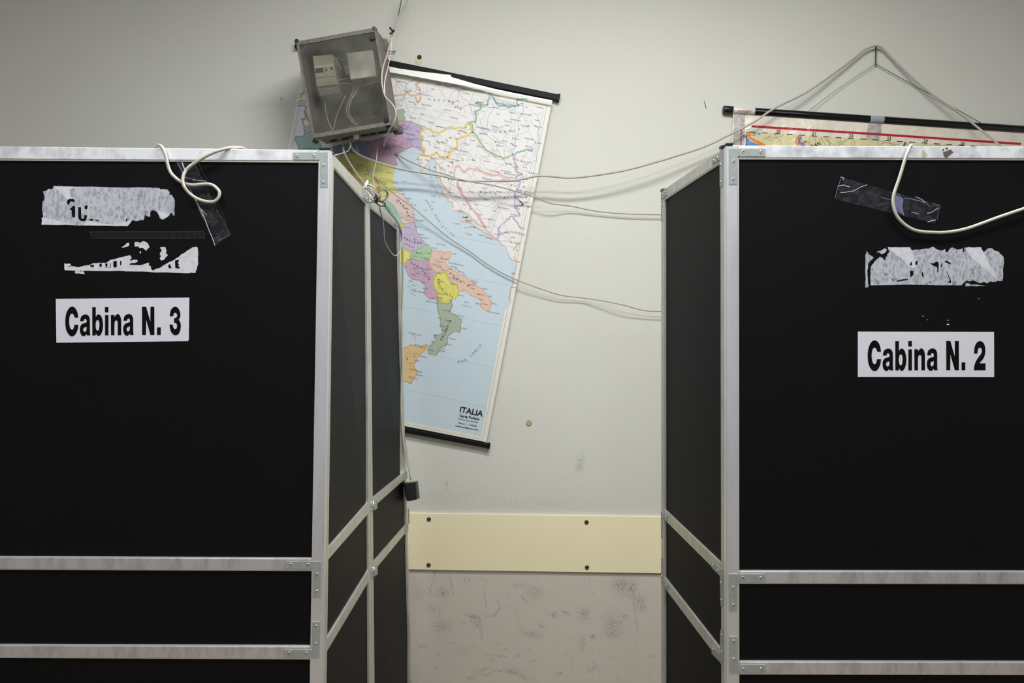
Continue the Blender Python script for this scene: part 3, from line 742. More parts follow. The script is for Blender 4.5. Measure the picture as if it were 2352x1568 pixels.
creases(sF3, t1, [(z6([(1088, 165), (1120, 225), (1135, 300), (1180, 360), (1220, 430)]), 1.2, SHEEN), (z6([(1120, 165), (1140, 215)]), 2.5, CREASE),
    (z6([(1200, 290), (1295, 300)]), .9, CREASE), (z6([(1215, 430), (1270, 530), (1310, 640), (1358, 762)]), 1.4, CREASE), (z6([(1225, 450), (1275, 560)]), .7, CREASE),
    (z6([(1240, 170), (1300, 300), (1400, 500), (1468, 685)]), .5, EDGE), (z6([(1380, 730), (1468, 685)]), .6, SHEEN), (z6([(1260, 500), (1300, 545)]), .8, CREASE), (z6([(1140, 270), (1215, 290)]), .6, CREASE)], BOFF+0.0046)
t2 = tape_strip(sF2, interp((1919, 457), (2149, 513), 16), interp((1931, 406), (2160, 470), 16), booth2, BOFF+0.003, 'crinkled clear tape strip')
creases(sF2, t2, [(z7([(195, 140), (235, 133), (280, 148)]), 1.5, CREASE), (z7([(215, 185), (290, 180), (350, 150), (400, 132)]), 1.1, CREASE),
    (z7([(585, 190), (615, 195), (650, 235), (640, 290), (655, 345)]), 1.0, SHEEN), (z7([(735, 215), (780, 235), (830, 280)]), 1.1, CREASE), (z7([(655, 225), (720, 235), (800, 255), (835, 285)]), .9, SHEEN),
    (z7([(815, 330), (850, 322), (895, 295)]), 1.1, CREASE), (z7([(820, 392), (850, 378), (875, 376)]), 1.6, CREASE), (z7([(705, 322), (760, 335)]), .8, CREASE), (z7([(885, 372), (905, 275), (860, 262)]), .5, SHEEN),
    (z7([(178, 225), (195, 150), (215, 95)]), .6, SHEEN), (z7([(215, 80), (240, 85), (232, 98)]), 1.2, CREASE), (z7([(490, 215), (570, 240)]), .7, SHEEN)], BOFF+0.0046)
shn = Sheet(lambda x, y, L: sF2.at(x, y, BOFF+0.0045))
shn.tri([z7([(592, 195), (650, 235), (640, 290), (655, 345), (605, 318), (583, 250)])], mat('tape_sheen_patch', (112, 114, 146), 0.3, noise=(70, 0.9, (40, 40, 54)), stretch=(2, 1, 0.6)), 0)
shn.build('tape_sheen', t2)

# ------------------------------------------------------------------ map of Italy
MD = WALLY-0.022
map1 = empty('wall_map', P(930, 560, MD), 'large wall map of Italy hanging crooked behind the meter box', 'map')
def mplace(x, y, L): return P(x, y, MD-0.0006-L*0.00003)
S = Sheet(mplace, 0.04)
def M_(rgb, rough=0.5):
    k = 0.25 if min(rgb) > 60 else 0.0
    return mat('print_%d_%d_%d' % rgb, tuple((c_+(250-c_)*k)*0.905 for c_ in rgb), rough, spec=0.35)
land = M_((240, 236, 230)); sea = M_((196, 217, 229)); white = M_((246, 244, 238)); frameg = M_((120, 112, 100))
paper = mat('map_paper', (218, 215, 205), 0.5)
TLm, TRm, BRm, BLm = (705.5, 112), (1268, 232), (1117, 1015), (552, 903)
o = mesh_from('map_sheet', [P(x, y, MD-0.0005) for (x, y) in (TLm, TRm, BRm, BLm)]+[P(x, y, MD+0.0005) for (x, y) in (TLm, TRm, BRm, BLm)],
              [(0, 1, 2, 3), (7, 6, 5, 4), (0, 4, 5, 1), (1, 5, 6, 2), (2, 6, 7, 3), (3, 7, 4, 0)], paper, map1)
sheet1 = o
def mm(u, v):   # fraction across, fraction down -> photo pixel
    x0 = TLm[0]+(TRm[0]-TLm[0])*u; y0 = TLm[1]+(TRm[1]-TLm[1])*u
    x1 = BLm[0]+(BRm[0]-BLm[0])*u; y1 = BLm[1]+(BRm[1]-BLm[1])*u
    return (x0+(x1-x0)*v, y0+(y1-y0)*v)
inner = [mm(.009, .028), mm(.985, .022), mm(.985, .992), mm(.009, .992)]
S.line([mm(.011, .022), mm(.983, .016), mm(.983, .994), mm(.011, .994)], 0.9, frameg, 2, True)
S.line([mm(.018, .032), mm(.972, .026), mm(.972, .985), mm(.018, .985)], 0.6, frameg, 2, True)
S.tri([[mm(.018, .032), mm(.972, .026), mm(.972, .985), mm(.018, .985)]], land, 1)
a2 = Zf(3.675, 660, 150); a3 = Zf(3.92, 740, 320); a4 = Zf(2.903, 880, 520); a5 = Zf(7.839, 940, 280); ab = Zf(9.22, 880, 160); ac = Zf(8.252, 1080, 180); a8 = Zf(7.129, 900, 700); a6 = Zf(6.534, 900, 480)
seapoly = [(860, 350), (905, 345)]+a2([(1040,700),(1080,682),(1110,690),(1130,720),(1158,732)])+a2([(1120,768),(1105,800),(1115,840),(1130,880),(1145,862),(1180,835),(1200,795),(1222,790),(1245,820),(1262,850),(1275,905)])+a5([(530,960),(545,1080),(600,1150),(700,1250),(705,1290),(600,1235),(590,1270),(640,1340),(700,1430),(775,1460),(785,1540)])+a3([(1178,640),(1250,640),(1300,668),(1350,710),(1400,745),(1440,775),(1400,785),(1470,830),(1530,880),(1580,912),(1620,955),(1655,1010),(1685,1070),(1750,1110),(1752,1140),(1738,1180),(1712,1240),(1716,1290),(1690,1350),(1682,1420),(1690,1475)])+[mm(.972, .62), mm(.972, .985), mm(.018, .985), mm(.018, .45), (700, 500), (800, 420)]
S.tri([frac(seapoly, 1.2, 2)], sea, 2)
REG = []
def inside(p, q):
    c_ = False; n_2 = len(q)
    for i in range(n_2):
        (x1, y1), (x2, y2) = q[i], q[i-1]
        if (y1 > p[1]) != (y2 > p[1]) and p[0] < (x2-x1)*(p[1]-y1)/(y2-y1)+x1: c_ = not c_
    return c_
def region(pts, rgb, edge, L=3, wd=2.4, amp=1.4):
    q = frac(pts, amp, 3); REG.append(q); S.tri([q], M_(rgb), L); S.line(q+[q[0]], wd, M_(tuple((a+b)//2 for a, b in zip(rgb, edge))), L+0.3); S.line(q+[q[0]], 0.8, M_(edge), L+0.6)
    return q
region(a2([(380,690),(600,640),(700,640),(720,700),(700,800),(600,770),(470,750),(400,745)]), (120,134,170), (92,100,150))
region(a2([(700,640),(850,590),(880,500),(930,480),(1010,470),(1040,480),(990,560),(960,600),(1040,640),(1060,680),(1000,710),(940,740),(910,790),(930,840),(840,830),(740,800),(690,740),(680,680)]), (190,142,170), (168,108,150))
region(a2([(1010,470),(1110,500),(1150,540),(1115,580),(1150,600),(1130,650),(1160,710),(1150,725),(1060,690),(1040,640),(960,600),(980,530)]), (186,160,202), (150,120,178))
region(a2([(915,380),(980,370),(990,395),(980,420),(995,440),(990,465),(930,475),(920,450)]), (152,176,128), (120,152,96))
region(a2([(60,610),(140,600),(160,570),(230,560),(290,690),(300,740),(90,740),(100,690)]), (140,184,164), (86,150,128))
region(a2([(150,520),(185,500),(200,470),(240,600),(160,575),(150,545)]), (186,176,160), (150,140,130), wd=1.2)
region(a2([(150,380),(160,420),(165,460),(185,480),(150,380)]), (208,198,60), (196,180,50), wd=2)
S.line(frac([(686.5,225),(694,219),(700,214)], 1, 2, False), 4.5, M_((206,196,70)), 4); S.line(frac([(688,218.5),(697,213),(699,206)], 1, 2, False), 2.5, M_((116,122,186)), 4)
S.line(frac([(685,234),(695,231),(702,232)], 1, 2, False), 3, M_((206,180,60)), 4); S.line(frac([(683,239),(693,236),(703,238)], 1, 2, False), 4.5, M_((160,182,220)), 4)
S.line(frac([(683,245),(692,242),(700,243),(704,247),(699,257),(702,268),(698,275),(693,272),(697,285),(699,297),(700,310),(692,313),(679,314),(680,325),(686,335),(690,345)], 1.5, 2, False), 3, M_((120,128,190)), 4)
emil = a3([(160,150),(190,130),(260,125),(340,150),(400,190),(440,175),(520,205),(600,225),(650,245),(640,300),(628,350),(635,400),(650,440),(690,470),(650,490),(620,480),(590,520),(560,500),(500,520),(430,480),(350,400),(250,280),(160,190)])
region(emil, (226,220,96), (222,206,60))
region(a3([(250,280),(350,400),(430,480),(500,520),(560,500),(590,520),(560,570),(530,620),(400,560),(250,400),(200,290)]), (240,200,120), (228,160,60))
for k in range(4): S.line(frac(a3([(235+k*6,262),(300,340),(400,430-k*5),(480,490),(520,430-k*6),(460,340)]), 3, 3, False), 1.6, M_((230,166,58)), 4)
region(a3([(590,505),(620,482),(680,472),(740,520),(800,580),(825,650),(828,740),(740,757),(700,720),(665,640),(640,590),(570,540)]), (230,196,182), (212,150,136))
region(a3([(545,570),(570,540),(640,590),(665,640),(700,720),(720,760),(680,770),(640,720),(560,630)]), (142,196,170), (96,168,140))
region(a3([(720,762),(828,740),(850,830),(930,940),(900,985),(870,972),(850,1000),(800,1010),(740,980),(705,900)]), (190,166,204), (160,128,180))
region(a3([(640,760),(700,760),(735,765),(730,800),(700,800),(640,800)]), (228,222,60), (210,200,40))
region(a3([(640,1000),(720,985),(790,1020),(795,1070),(750,1112),(700,1112),(640,1060)]), (232,226,70), (214,200,40))
region(a3([(790,1062),(810,1010),(850,1000),(870,985),(930,950),(990,985),(985,1040),(955,1090),(880,1095),(830,1075)]), (156,196,140), (122,170,104))
region(a3([(750,1110),(800,1070),(880,1095),(960,1090),(965,1140),(1010,1180),(1030,1205),(1000,1260),(1010,1330),(1045,1420),(1020,1440),(970,1440),(915,1380),(930,1320),(880,1270),(820,1260),(770,1220),(745,1150)]), (196,150,182), (172,112,156))
region(a3([(990,1000),(1080,1010),(1105,1025),(1112,1008),(1160,1010),(1155,1060),(1110,1085),(1112,1120),(1160,1160),(1240,1215),(1300,1240),(1380,1310),(1440,1350),(1480,1400),(1515,1440),(1520,1490),(1495,1555),(1440,1520),(1425,1480),(1430,1440),(1330,1400),(1290,1360),(1230,1370),(1210,1310),(1160,1290),(1140,1240),(1110,1200),(1060,1195),(990,1180),(960,1110),(985,1045)]), (230,184,156), (216,140,104))
region(a3([(1030,1205),(1110,1195),(1118,1225),(1140,1270),(1165,1310),(1215,1305),(1228,1385),(1195,1440),(1150,1440),(1130,1480),(1080,1480),(1030,1440),(1045,1400),(1010,1330),(995,1250)]), (226,218,70), (206,190,44))
calab = [(1004,688),(1016,696),(1029,698),(1036,688)]+a8([(990,20),(945,95),(960,135),(1040,160),(1140,240),(1120,330),(1130,400),(1105,450),(1060,425),(980,450),(920,500),(910,620),(870,665),(800,700),(760,760),(730,815),(620,810),(590,770),(600,690),(650,660),(700,600),(740,550),(700,540),(690,500),(770,495),(830,460),(830,410),(795,340),(790,200),(750,90),(745,0)])
region(calab, (156,172,142), (104,126,84))
region(a8([(100,720),(190,710),(300,660),(360,665),(420,690),(500,670),(585,650),(540,740),(450,830),(400,920),(350,980),(360,1030),(405,1080),(410,1150),(370,1180),(330,1230),(320,1300),(260,1260),(100,1235)]), (228,184,106), (206,140,44))
for q in ([(340,490),(372,500),(350,510)], [(380,520),(398,540),(390,590),(378,560)]): region(a8(q), (226,190,120), (206,150,70), wd=0.8, amp=.3)
# province lines inside the regions
provc = mat('print_province', (120, 100, 116), 0.5)
R = random.Random(11)
def provinces(box, n, rgb):
    m = M_(tuple((c_+170)//2 for c_ in rgb))
    for _ in range(n):
        x = R.uniform(box[0], box[2]); y = R.uniform(box[1], box[3]); a = R.uniform(0, 6.28)
        pts = [(x, y)]
        for k in range(4):
            a += R.uniform(-.9, .9); x += 7*math.cos(a); y += 7*math.sin(a); pts.append((x, y))
        q = [r_ for r_ in REG if inside(pts[0], r_)]
        if not q: continue
        pts = frac(pts, 1.5, 2, False); keep = []
        for p in pts:
            if not inside(p, q[-1]): break
            keep.append(p)
        if len(keep) > 3: S.line(keep, 0.5, m, 5)
for bx, n, col in [((765,358,890,410),44,(150,134,60)),((850,400,900,440),8,(150,134,60)),((870,310,930,350),22,(140,80,120)),((915,285,960,330),12,(110,90,150)),((770,320,850,345),26,(70,76,120)),
        ((895,460,945,500),10,(160,120,110)),((925,520,960,565),10,(120,96,140)),((945,580,985,596),5,(90,130,80)),((940,600,990,640),22,(130,80,116)),((980,650,1000,680),6,(130,80,116)),
        ((995,590,1020,615),8,(180,120,90)),((1025,630,1060,655),8,(180,120,90)),((1065,655,1110,680),8,(180,120,90)),((1000,635,1045,690),18,(130,124,50)),((1010,710,1055,745),10,(80,96,66)),((1005,760,1025,800),4,(80,96,66)),((930,805,955,870),16,(150,110,50)),((690,320,715,345),8,(70,120,100))]:
    provinces(bx, n, col)
# graticule
gm = M_((184,200,208))
for k in range(1, 9):
    S.line([mm(.018, k/9.0), mm(.972, k/9.0+.012*math.sin(k))], 0.5, gm, 2.6)
for k in range(1, 8):
    S.line([mm(k/8.0, .03), mm(k/8.0-.03, .985)], 0.5, gm, 2.6)
# state borders
def border(pts, rgb, wd=4.0, L=6, amp=1.6): S.line(frac(pts, amp, 3, False), wd*0.88, M_(rgb), L)
yel = (232, 200, 62); org = (232, 168, 122); grn = (116, 172, 134); vio = (150, 146, 200); pnk = (218, 168, 204)
border(a5([(300,120),(390,140),(440,175),(540,200),(620,150),(700,95),(830,115),(930,100),(1020,110),(1030,45),(1100,40),(1110,130),(1150,190),(1090,210),(1050,250),(930,280),(850,310),(860,380),(850,470),(760,500),(710,560),(690,640),(630,640),(560,620),(520,580),(490,540),(450,590),(380,610),(250,600),(170,590)]), yel, 4.6)
border(a5([(300,120),(220,170),(200,210),(250,260),(220,310),(220,360),(230,430),(290,500),(270,550),(170,590)]), yel, 4.2)
border(a5([(160,610),(175,700),(200,800),(230,870),(270,820),(350,700),(390,660),(460,690),(490,740),(550,800),(570,880)]), org, 2.4)
border(a5([(530,960),(560,1060),(640,1170),(720,1250),(725,1300)]), org, 3.4); border(a5([(600,1235),(590,1260),(640,1330),(700,1420),(780,1450),(795,1540)]), org, 3)
border(a5([(370,770),(380,1020)]), org, 2.6); border(a5([(430,820),(470,800),(490,860)]), org, 4); border(a5([(510,1040),(540,1130),(580,1180)]), org, 2)
border(a5([(400,1100),(470,1220),(530,1330),(560,1390)]), (190,176,186), 1.6); border(a5([(440,1160),(520,1260)]), (190,176,186), 1.4)
border(a5([(850,320),(880,400),(870,480),(780,510),(730,570),(740,650),(640,665),(540,630)]), (236,190,110), 2, 6.5)
border(a5([(810,980),(815,880),(825,800),(900,780),(950,860),(990,910),(1070,820),(1180,850),(1230,830),(1300,880),(1400,920),(1500,960),(1600,940),(1720,980),(1810,1020)]), org, 3.4)
border(a5([(800,1010),(822,900),(840,815),(895,800),(940,880),(990,925),(1080,840),(1180,870),(1300,900),(1400,940),(1500,975),(1620,965),(1720,1000),(1800,1040),(1990,1085)]), pnk, 2.6, 6.6)
border(a5([(860,1070),(900,1200),(950,1320),(1050,1450),(1130,1560)])+a3([(1370,650),(1400,690),(1430,740),(1470,790)]), (226,150,130), 4.2)
border(a5([(875,1060),(925,1200),(980,1310),(1080,1450)])+a3([(1350,620),(1420,690),(1460,770),(1500,860),(1560,910)]), pnk, 2.4, 6.6)
border(a3([(1180,640),(1250,635),(1320,680),(1380,745),(1450,790),(1520,860),(1590,915)]), org, 2.6)
for q in ([(1250,695),(1320,700),(1260,705)], [(1240,735),(1290,745),(1350,755)], [(1280,795),(1380,790),(1370,797)], [(1180,755),(1205,757)], [(1285,840),(1310,842)], [(1380,790),(1440,820),(1480,850),(1540,890)]):
    border(a3(q), org, 3.0, 6, .6)
border(a5([(1125,30),(1150,180),(1230,260),(1290,370),(1370,490),(1450,540),(1540,610),(1700,650),(1780,620),(1850,590),(1950,540),(2060,520),(2110,490),(2200,515)])+[(1224,340)], grn, 3.8)
border(a5([(1110,240),(1220,310),(1260,400),(1340,500),(1430,570),(1530,635),(1690,680),(1780,645),(1850,600),(1885,660)]), (238,190,150), 1.8, 6.4)
border(ac([(-60,850),(0,830),(100,830),(110,720),(90,620),(200,580),(200,510),(110,470),(150,455),(240,500),(340,500),(330,420),(370,350),(360,270)]), grn, 4.2)
border(ac([(370,280),(430,380),(500,480),(570,530),(700,540),(850,540),(930,510),(880,440),(900,390),(1000,385),(1085,402)]), (96,160,140), 3.4)
border(ac([(370,280),(440,370),(515,470),(580,510),(700,520),(850,515),(890,500)]), (96,120,196), 1.8, 6.5)
border(ac([(880,480),(875,400),(900,385)]), vio, 3, 6.5)
riv = (136, 160, 212)
border(ac([(930,515),(1000,510),(1010,560),(975,680),(940,730),(905,800),(905,900),(915,950),(908,1060),(865,1100),(865,1300),(780,1390),(830,1470)]), riv, 1.2, 6.2)
border(ac([(1200,640),(1240,680),(1280,690),(1340,640)]), (176,196,226), 1.6, 6.2); border(ac([(1280,690),(1310,820),(1335,900),(1300,970),(1270,1020),(1320,1100),(1300,1170),(1320,1300),(1250,1400),(1260,1560)]), riv, 1.1, 6.2)
border(ac([(450,560),(410,640),(340,720),(310,980),(280,1080)]), riv, .9, 6.2)
S.tri([ac([(330,1005),(430,950),(540,920),(610,880),(625,925),(520,960),(420,1000),(340,1020)])], M_((196,214,228)), 6.2)
border(a5([(1850,570),(1900,640),(1900,750),(1950,800),(1920,850),(1960,900),(2050,950),(1930,980),(1920,1030),(2000,1080),(1940,1230),(1890,1280),(1890,1340),(2000,1440),(2050,1495),(1930,1500),(1910,1560)])+a3([(1740,510),(1810,590),(1740,610),(1785,690),(1700,690),(1650,740),(1590,800),(1590,880),(1560,905)]), vio, 3.2)
border(a3([(1760,400),(1740,510),(1790,590),(1740,600),(1770,690),(1690,690),(1640,745),(1580,800),(1585,880)]), pnk, 2.2, 6.6)
border(a3([(1715,700),(1780,790),(1820,802)]), vio, 3.2); border(a5([(1890,770),(1930,780),(1900,860),(1930,940),(2010,950)]), org, 2.6, 6.6)
border(a3([(1590,915),(1640,960),(1690,1060),(1722,1090)]), (186,170,212), 2.6); border(a3([(1720,1000),(1745,960),(1790,915)]), org, 3.4); border(a3([(1725,1050),(1755,1110)]), org, 2.4)
border(a3([(1750,1110),(1740,1180),(1712,1250),(1720,1300),(1692,1360),(1680,1430),(1692,1470)]), (196,130,130), 1.6)
border(ab([(190,560),(280,540),(440,530),(480,480),(520,470),(570,540),(690,540),(760,510),(790,480),(740,370),(690,300),(730,260),(830,240)]), (226,160,120), 3.6)
border(ab([(690,560),(700,650),(740,700),(790,630),(800,550)]), (230,160,116), 3.6)
border(ab([(560,1080),(700,1140),(800,1180),(900,1225)]), (176,178,166), 3.4); border(ab([(770,270),(750,380),(800,500)]), (170,160,150), 1.6, 6.7)
border(ab([(210,690),(300,650),(450,580),(480,440),(480,330),(560,250),(640,215),(740,245)]), (150,150,190), 1.4, 5); border(ab([(1300,300),(1380,360),(1440,350),(1490,310),(1530,350),(1600,345)]), (120,140,220), 1.6, 5)
border(ab([(1250,460),(1300,380),(1310,300)]), (186,196,220), .9, 5)
S.tri([[(a[0]*1, a[1]*1) for a in ab([(540,430),(570,410),(600,380),(610,420),(580,470),(560,480)])]], M_((196,204,222)), 5)
# roads and rivers
road = M_((186,178,190)); rd2 = M_((164,150,170)); blu = M_((176,190,220))
cities = {'MONACO':(911,186),'VIENNA':(1095,207),'BUDAPEST':(1198,261),'Zagabria':(1059,346),'LUBIANA':(1004,325),'SARAJEVO':(1146,476),'Linz':(1004,193),'Graz':(1046,246),'Salisburgo':(967,216),'Innsbruck':(905,239),'Klagenfurt':(1004,290),'Villach':(985,280),'Maribor':(1056,300),'Gyor':(1135,247),'Pecs':(1155,323),'Szeged':(1230,327),'Osijek':(1163,375),'Fiume':(991,362),'Spalato':(1070,505),'Mostar':(1122,503),'Banja Luka':(1109,408),'Tuzla':(1175,425),'Belgrado':(1216,396),'Novi Sad':(1198,370),'Zara':(1033,442),'Karlovac':(1040,366),'Kaposvar':(1137,325),'Szombathely':(1098,292),'Bratislava':(1130,218),'Wiener Neustadt':(1080,240),'Leoben':(1030,232),'Lienz':(944,270),'Steyr':(1052,206),'Ragusa':(1118,546),'Podgorica':(1175,556),'Bihac':(1030,412)}
cl = list(cities.values()); done_roads = set()
for i, a in enumerate(cl):
    near = sorted([q for q in cl if q != a], key=lambda q: (q[0]-a[0])**2+(q[1]-a[1])**2)[:3]
    for q in near:
        if (q, a) in done_roads: continue
        done_roads.add((a, q)); S.line(frac([a, q], 5, 3, False), 0.7, R.choice([road, road, rd2, blu]), 5.2)
for _ in range(190):
    x = R.uniform(905, 1235); y = R.uniform(195, 480)
    if x-905 < (y-230)*0.55: continue
    if x > 1245-(y-240)*0.19: continue
    a = R.uniform(0, 6.28); pts = [(x, y)]
    for k in range(5):
        a += R.uniform(-.7, .7); x += 6*math.cos(a); y += 6*math.sin(a); pts.append((x, y))
    if pts[-1][0] > 1262-(pts[-1][1]-240)*0.19 or min(p[1]-(115+(p[0]-707)*.2085) for p in pts) < 22: continue
    S.line(frac(pts, 1.5, 2, False), 0.55, R.choice([road, blu, road]), 5.1)
border(a5([(1040,1160),(1100,1240),(1200,1370),(1240,1390),(1270,1330),(1255,1230),(1380,1270),(1510,1240),(1580,1100),(1650,1080),(1790,1100),(1800,1160),(1770,1200),(1860,1220),(1840,1290),(1770,1350),(1770,1420),(1660,1500)]), (222,170,190), .9, 5.5)
border(a3([(1590,640),(1550,690),(1510,720),(1520,790),(1505,830),(1560,880),(1600,910)]), (222,170,190), .9, 5.5)
# lettering
TA = math.radians(10.6)
tx = M_((120, 114, 116)); txd = M_((40, 38, 40)); txb = M_((108, 132, 196))
for nm, (x, y) in cities.items():
    S.line([(x-1, y), (x+1, y)], 2.0, txd, 8)
    S.text(nm, x+3, y+1.6, 4.6 if nm.isupper() else 4.0, TA, tx, 8, 0.01)
more = [('Passau',955,206),('Ried',982,228),('Bolzano',925,296),('Trento',900,312),('Udine',955,302),('Gorizia',950,318),('Treviso',902,322),('Venezia',915,338),('Padova',880,330),('Vicenza',868,322),('Verona',846,330),('Trieste',955,337),('Pola',965,374),('Milano',778,336),('Parma',800,368),('Modena',820,378),('Bologna',842,392),('Ferrara',858,372),('Ravenna',888,396),('Rimini',903,420),('Pesaro',914,437),('Fano',922,446),('Senigallia',930,455),('Ancona',944,470),('Macerata',925,478),('Fermo',943,492),('Ascoli',930,505),('Teramo',928,522),('S. Benedetto',950,505),('Giulianova',952,520),('Pescara',961,538),('Chieti',948,549),('Ortona',968,546),('Sulmona',938,566),('Vasto',978,562),('Termoli',990,569),('Campobasso',966,592),('Isernia',948,588),('Caserta',948,616),('Benevento',968,617),('Napoli',944,631),('Avellino',972,634),('Salerno',966,648),('Agropoli',970,662),('Potenza',1009,646),('Melfi',1006,628),('Matera',1036,652),('Foggia',1004,611),('S. Severo',1002,600),('Manfredonia',1012,594),('Vieste',1038,583),('Cerignola',1012,620),('Barletta',1036,612),('Trani',1044,618),('Molfetta',1052,624),('Bari',1064,631),('Monopoli',1082,645),('Fasano',1084,650),('Brindisi',1108,663),('Lecce',1120,680),('Taranto',1078,662),('Gallipoli',1092,697),('Otranto',1128,697),('Galatina',1108,698),('S. Maria di Leuca',1120,716),('Sapri',990,684),('Lauria',1004,687),('Policoro',1052,678),('Rossano',1052,725),('Cosenza',1022,736),('Crotone',1060,754),('Catanzaro',1030,777),('Vibo',996,770),('Reggio',986,804),('Locri',1014,801),('Messina',964,797),('Catania',952,828),('Siracusa',958,861),('Augusta',957,853),('Noto',950,870),('Taormina',963,818),('Paola',1004,730),('Milazzo',952,792),('Cetinje',1172,545),('Bar',1185,575),('Durazzo',1180,600),('Valona',1174,628),('Corfu',1176,660),('Sebenico',1052,486),('Lesina',1068,508),('Curzola',1080,520),('Lissa',1048,514),('Lagosta',1072,538),('Meleda',1100,540),('Arbe',1000,408),('Isole Tremiti',1002,560),('Golfo di Manfredonia',1030,604),('Golfo di Salerno',948,668),('Golfo di Policastro',978,692),('Capri',946,655),('Ischia',938,645),('Isole Eolie o Lipari',938,765),('Sopron',1088,262),('Eger',1196,238),('Papa',1140,262),('Veszprem',1158,278),('Nagykanizsa',1100,306),('Baja',1172,330),('Sombor',1212,346),('Subotica',1206,336),('Vukovar',1176,366),('Doboj',1152,412),('Zenica',1140,440),('Bijelo',1190,440),('Travnik',1098,450),('Prijedor',1078,416),('Knin',1076,460),('Gospic',1050,432),('Sisak',1084,368),('Bjelovar',1112,370),('Varazdin',1078,322),('Celje',1042,318),('Kranj',993,312),('Postumia',995,338),('Capodistria',966,356),('Ulm',905,182),('Rosenheim',925,208),('Augusta',893,178),('Wels',990,205),('Krems',1060,205),('St. Polten',1062,214),('Bruck',1046,232),('Judenburg',1020,252),('Wolfsberg',1034,270),('Spittal',965,262),('Bischofshofen',968,240),('Zell',950,240),('Kitzbuhel',938,234),('Eisenstadt',1096,234),('Mosonmagyarovar',1138,236),('Komarom',1168,240),('Tatabanya',1168,258),('Szekesfehervar',1172,274),('Dunaujvaros',1196,288),('Kecskemet',1226,290),('Cegled',1228,276),('Vac',1206,246),('Gyongyos',1232,246),('Siofok',1160,288),('Keszthely',1128,290),('Zalaegerszeg',1104,294),('Tamasi',1168,300),('Szekszard',1176,318),('Mohacs',1176,334),('Kiskunhalas',1206,318),('Szigetvar',1140,334),('Koprivnica',1094,336),('Virovitica',1126,352),('Slavonski Brod',1150,392),('Nova Gradiska',1124,392),('Vinkovci',1178,384),('Ogulin',1030,372),('Delnice',1008,362),('Senj',1012,386),('Otocac',1030,396),('Krapina',1064,330),('Ptuj',1066,306),('Novo Mesto',1032,340),('Kocevje',1020,348),('Nova Gorica',966,322),('Pisino',976,368),('Parenzo',956,366),('Drvar',1078,440),('Jajce',1108,432),('Bugojno',1110,458),('Livno',1090,470),('Konjic',1130,484),('Gorazde',1172,492),('Foca',1162,504),('Visegrad',1180,478),('Srebrenica',1186,452),('Zvornik',1186,436),('Brcko',1172,408),('Bosanski Samac',1158,398),('Sabac',1204,412),('Valjevo',1206,440),('Uzice',1200,466),('Niksic',1160,534),('Trebinje',1134,538),('Metkovic',1110,520),('Imotski',1096,492),('Sinj',1078,480),('Drnis',1062,470),('Benkovac',1044,452),('Ruma',1200,384),('Ancarano',940,498),('Cascia',918,500),('Rieti',912,528),('Avezzano',926,560),('Cassino',934,596),('Formia',926,612),('Nola',956,628),('Ariano',980,618),('Lucera',992,606),('Andria',1028,618),('Altamura',1040,640),('Gravina',1030,638),('Gioia',1056,646),('Martina',1076,654),('Manduria',1096,676),('Nardo',1100,688),('Moliterno',1006,674),('Lagonegro',1000,682),('Castrovillari',1016,712),('Amantea',1008,748),('Lamezia',1012,758),('Soverato',1022,790),('Siderno',1010,806),('Palmi',990,784),('Enna',938,834),('Ragusa',938,866),('Caltagirone',940,848),('Bronte',948,812)]
for nm, x, y in more: S.text(nm, x, y, 4.1, TA, tx if y < 1000 else txd, 8, 0.012)
tm = M_((84, 80, 82))
S.spread('AUSTRIA', [(998,232),(1010,232.5),(1027,234),(1040,240),(1048,246),(1057,252)], 7.4, tm, 9, 0.0)
S.spread('SLOVENIA', [(988,333),(1000,331),(1014,330),(1026,325),(1036,318),(1046,313),(1054,308)], 7, tm, 9)
S.spread('CROAZIA', [(1024,391),(1033,381),(1042,374),(1053,370),(1064,368),(1076,369),(1086,369)], 7, tm, 9)
S.spread('UNGHERIA', [(1138,305),(1150,305),(1173,304),(1185,302),(1194,298),(1204,294),(1214,290)], 7, tm, 9)
S.spread('BOSNIA', [(1104,442),(1116,444),(1128,444),(1138,447),(1148,452),(1158,456)], 7, tm, 9)
S.spread('SERBIA', [(1199,418),(1201,430),(1203,442),(1206,452),(1207,464),(1211,476)], 8, tm, 9, 0, 0)
S.spread('MONTENEGRO', [(1150,540),(1158,537),(1166,535),(1175,535),(1184,536),(1192,538),(1202,541)], 7, tm, 9)
S.spread('SLOVACCHIA', [(1134,224),(1142,230),(1154,236),(1168,238),(1180,238)], 6, M_((130,140,150)), 9)
S.spread('MARE ADRIATICO', [(977,462),(985,474),(994,486),(1000,500),(1008,512),(1016,522),(1026,532),(1040,542)], 8, txb, 9)
S.spread('MAR IONIO', [(1055,834),(1064,831),(1072,828),(1084,818),(1090,812),(1097,805),(1105,795)], 8, M_((76, 96, 140)), 9)
S.spread('Friuli', [(924,290),(944,297)], 8, M_((90,70,120)), 9); S.text('Venezia', 930, 308, 7.5, TA, M_((90,70,120)), 9); S.text('Giulia', 934, 320, 7.5, TA, M_((90,70,120)), 9)
S.spread('Veneto', [(878,338),(892,342),(905,338),(924,332)], 7, M_((110,60,90)), 9)
S.spread('PIEMONTE', [(697,344),(710,343),(725,346)], 6.5, M_((40,90,76)), 9)
S.spread('Emilia', [(806,384),(838,402)], 7.5, M_((110,96,30)), 9); S.spread('Romagna', [(845,402),(866,414),(884,424)], 7.5, M_((110,96,30)), 9)
S.spread('MARCHE', [(913,462),(921,470),(930,480),(933,488),(936,496)], 7.5, txd, 9)
S.spread('ABRUZZO', [(928,548),(936,553),(948,558),(966,560)], 7.5, M_((60,44,90)), 9)
S.spread('Molise', [(958,583),(986,583)], 7, M_((40,80,40)), 9)
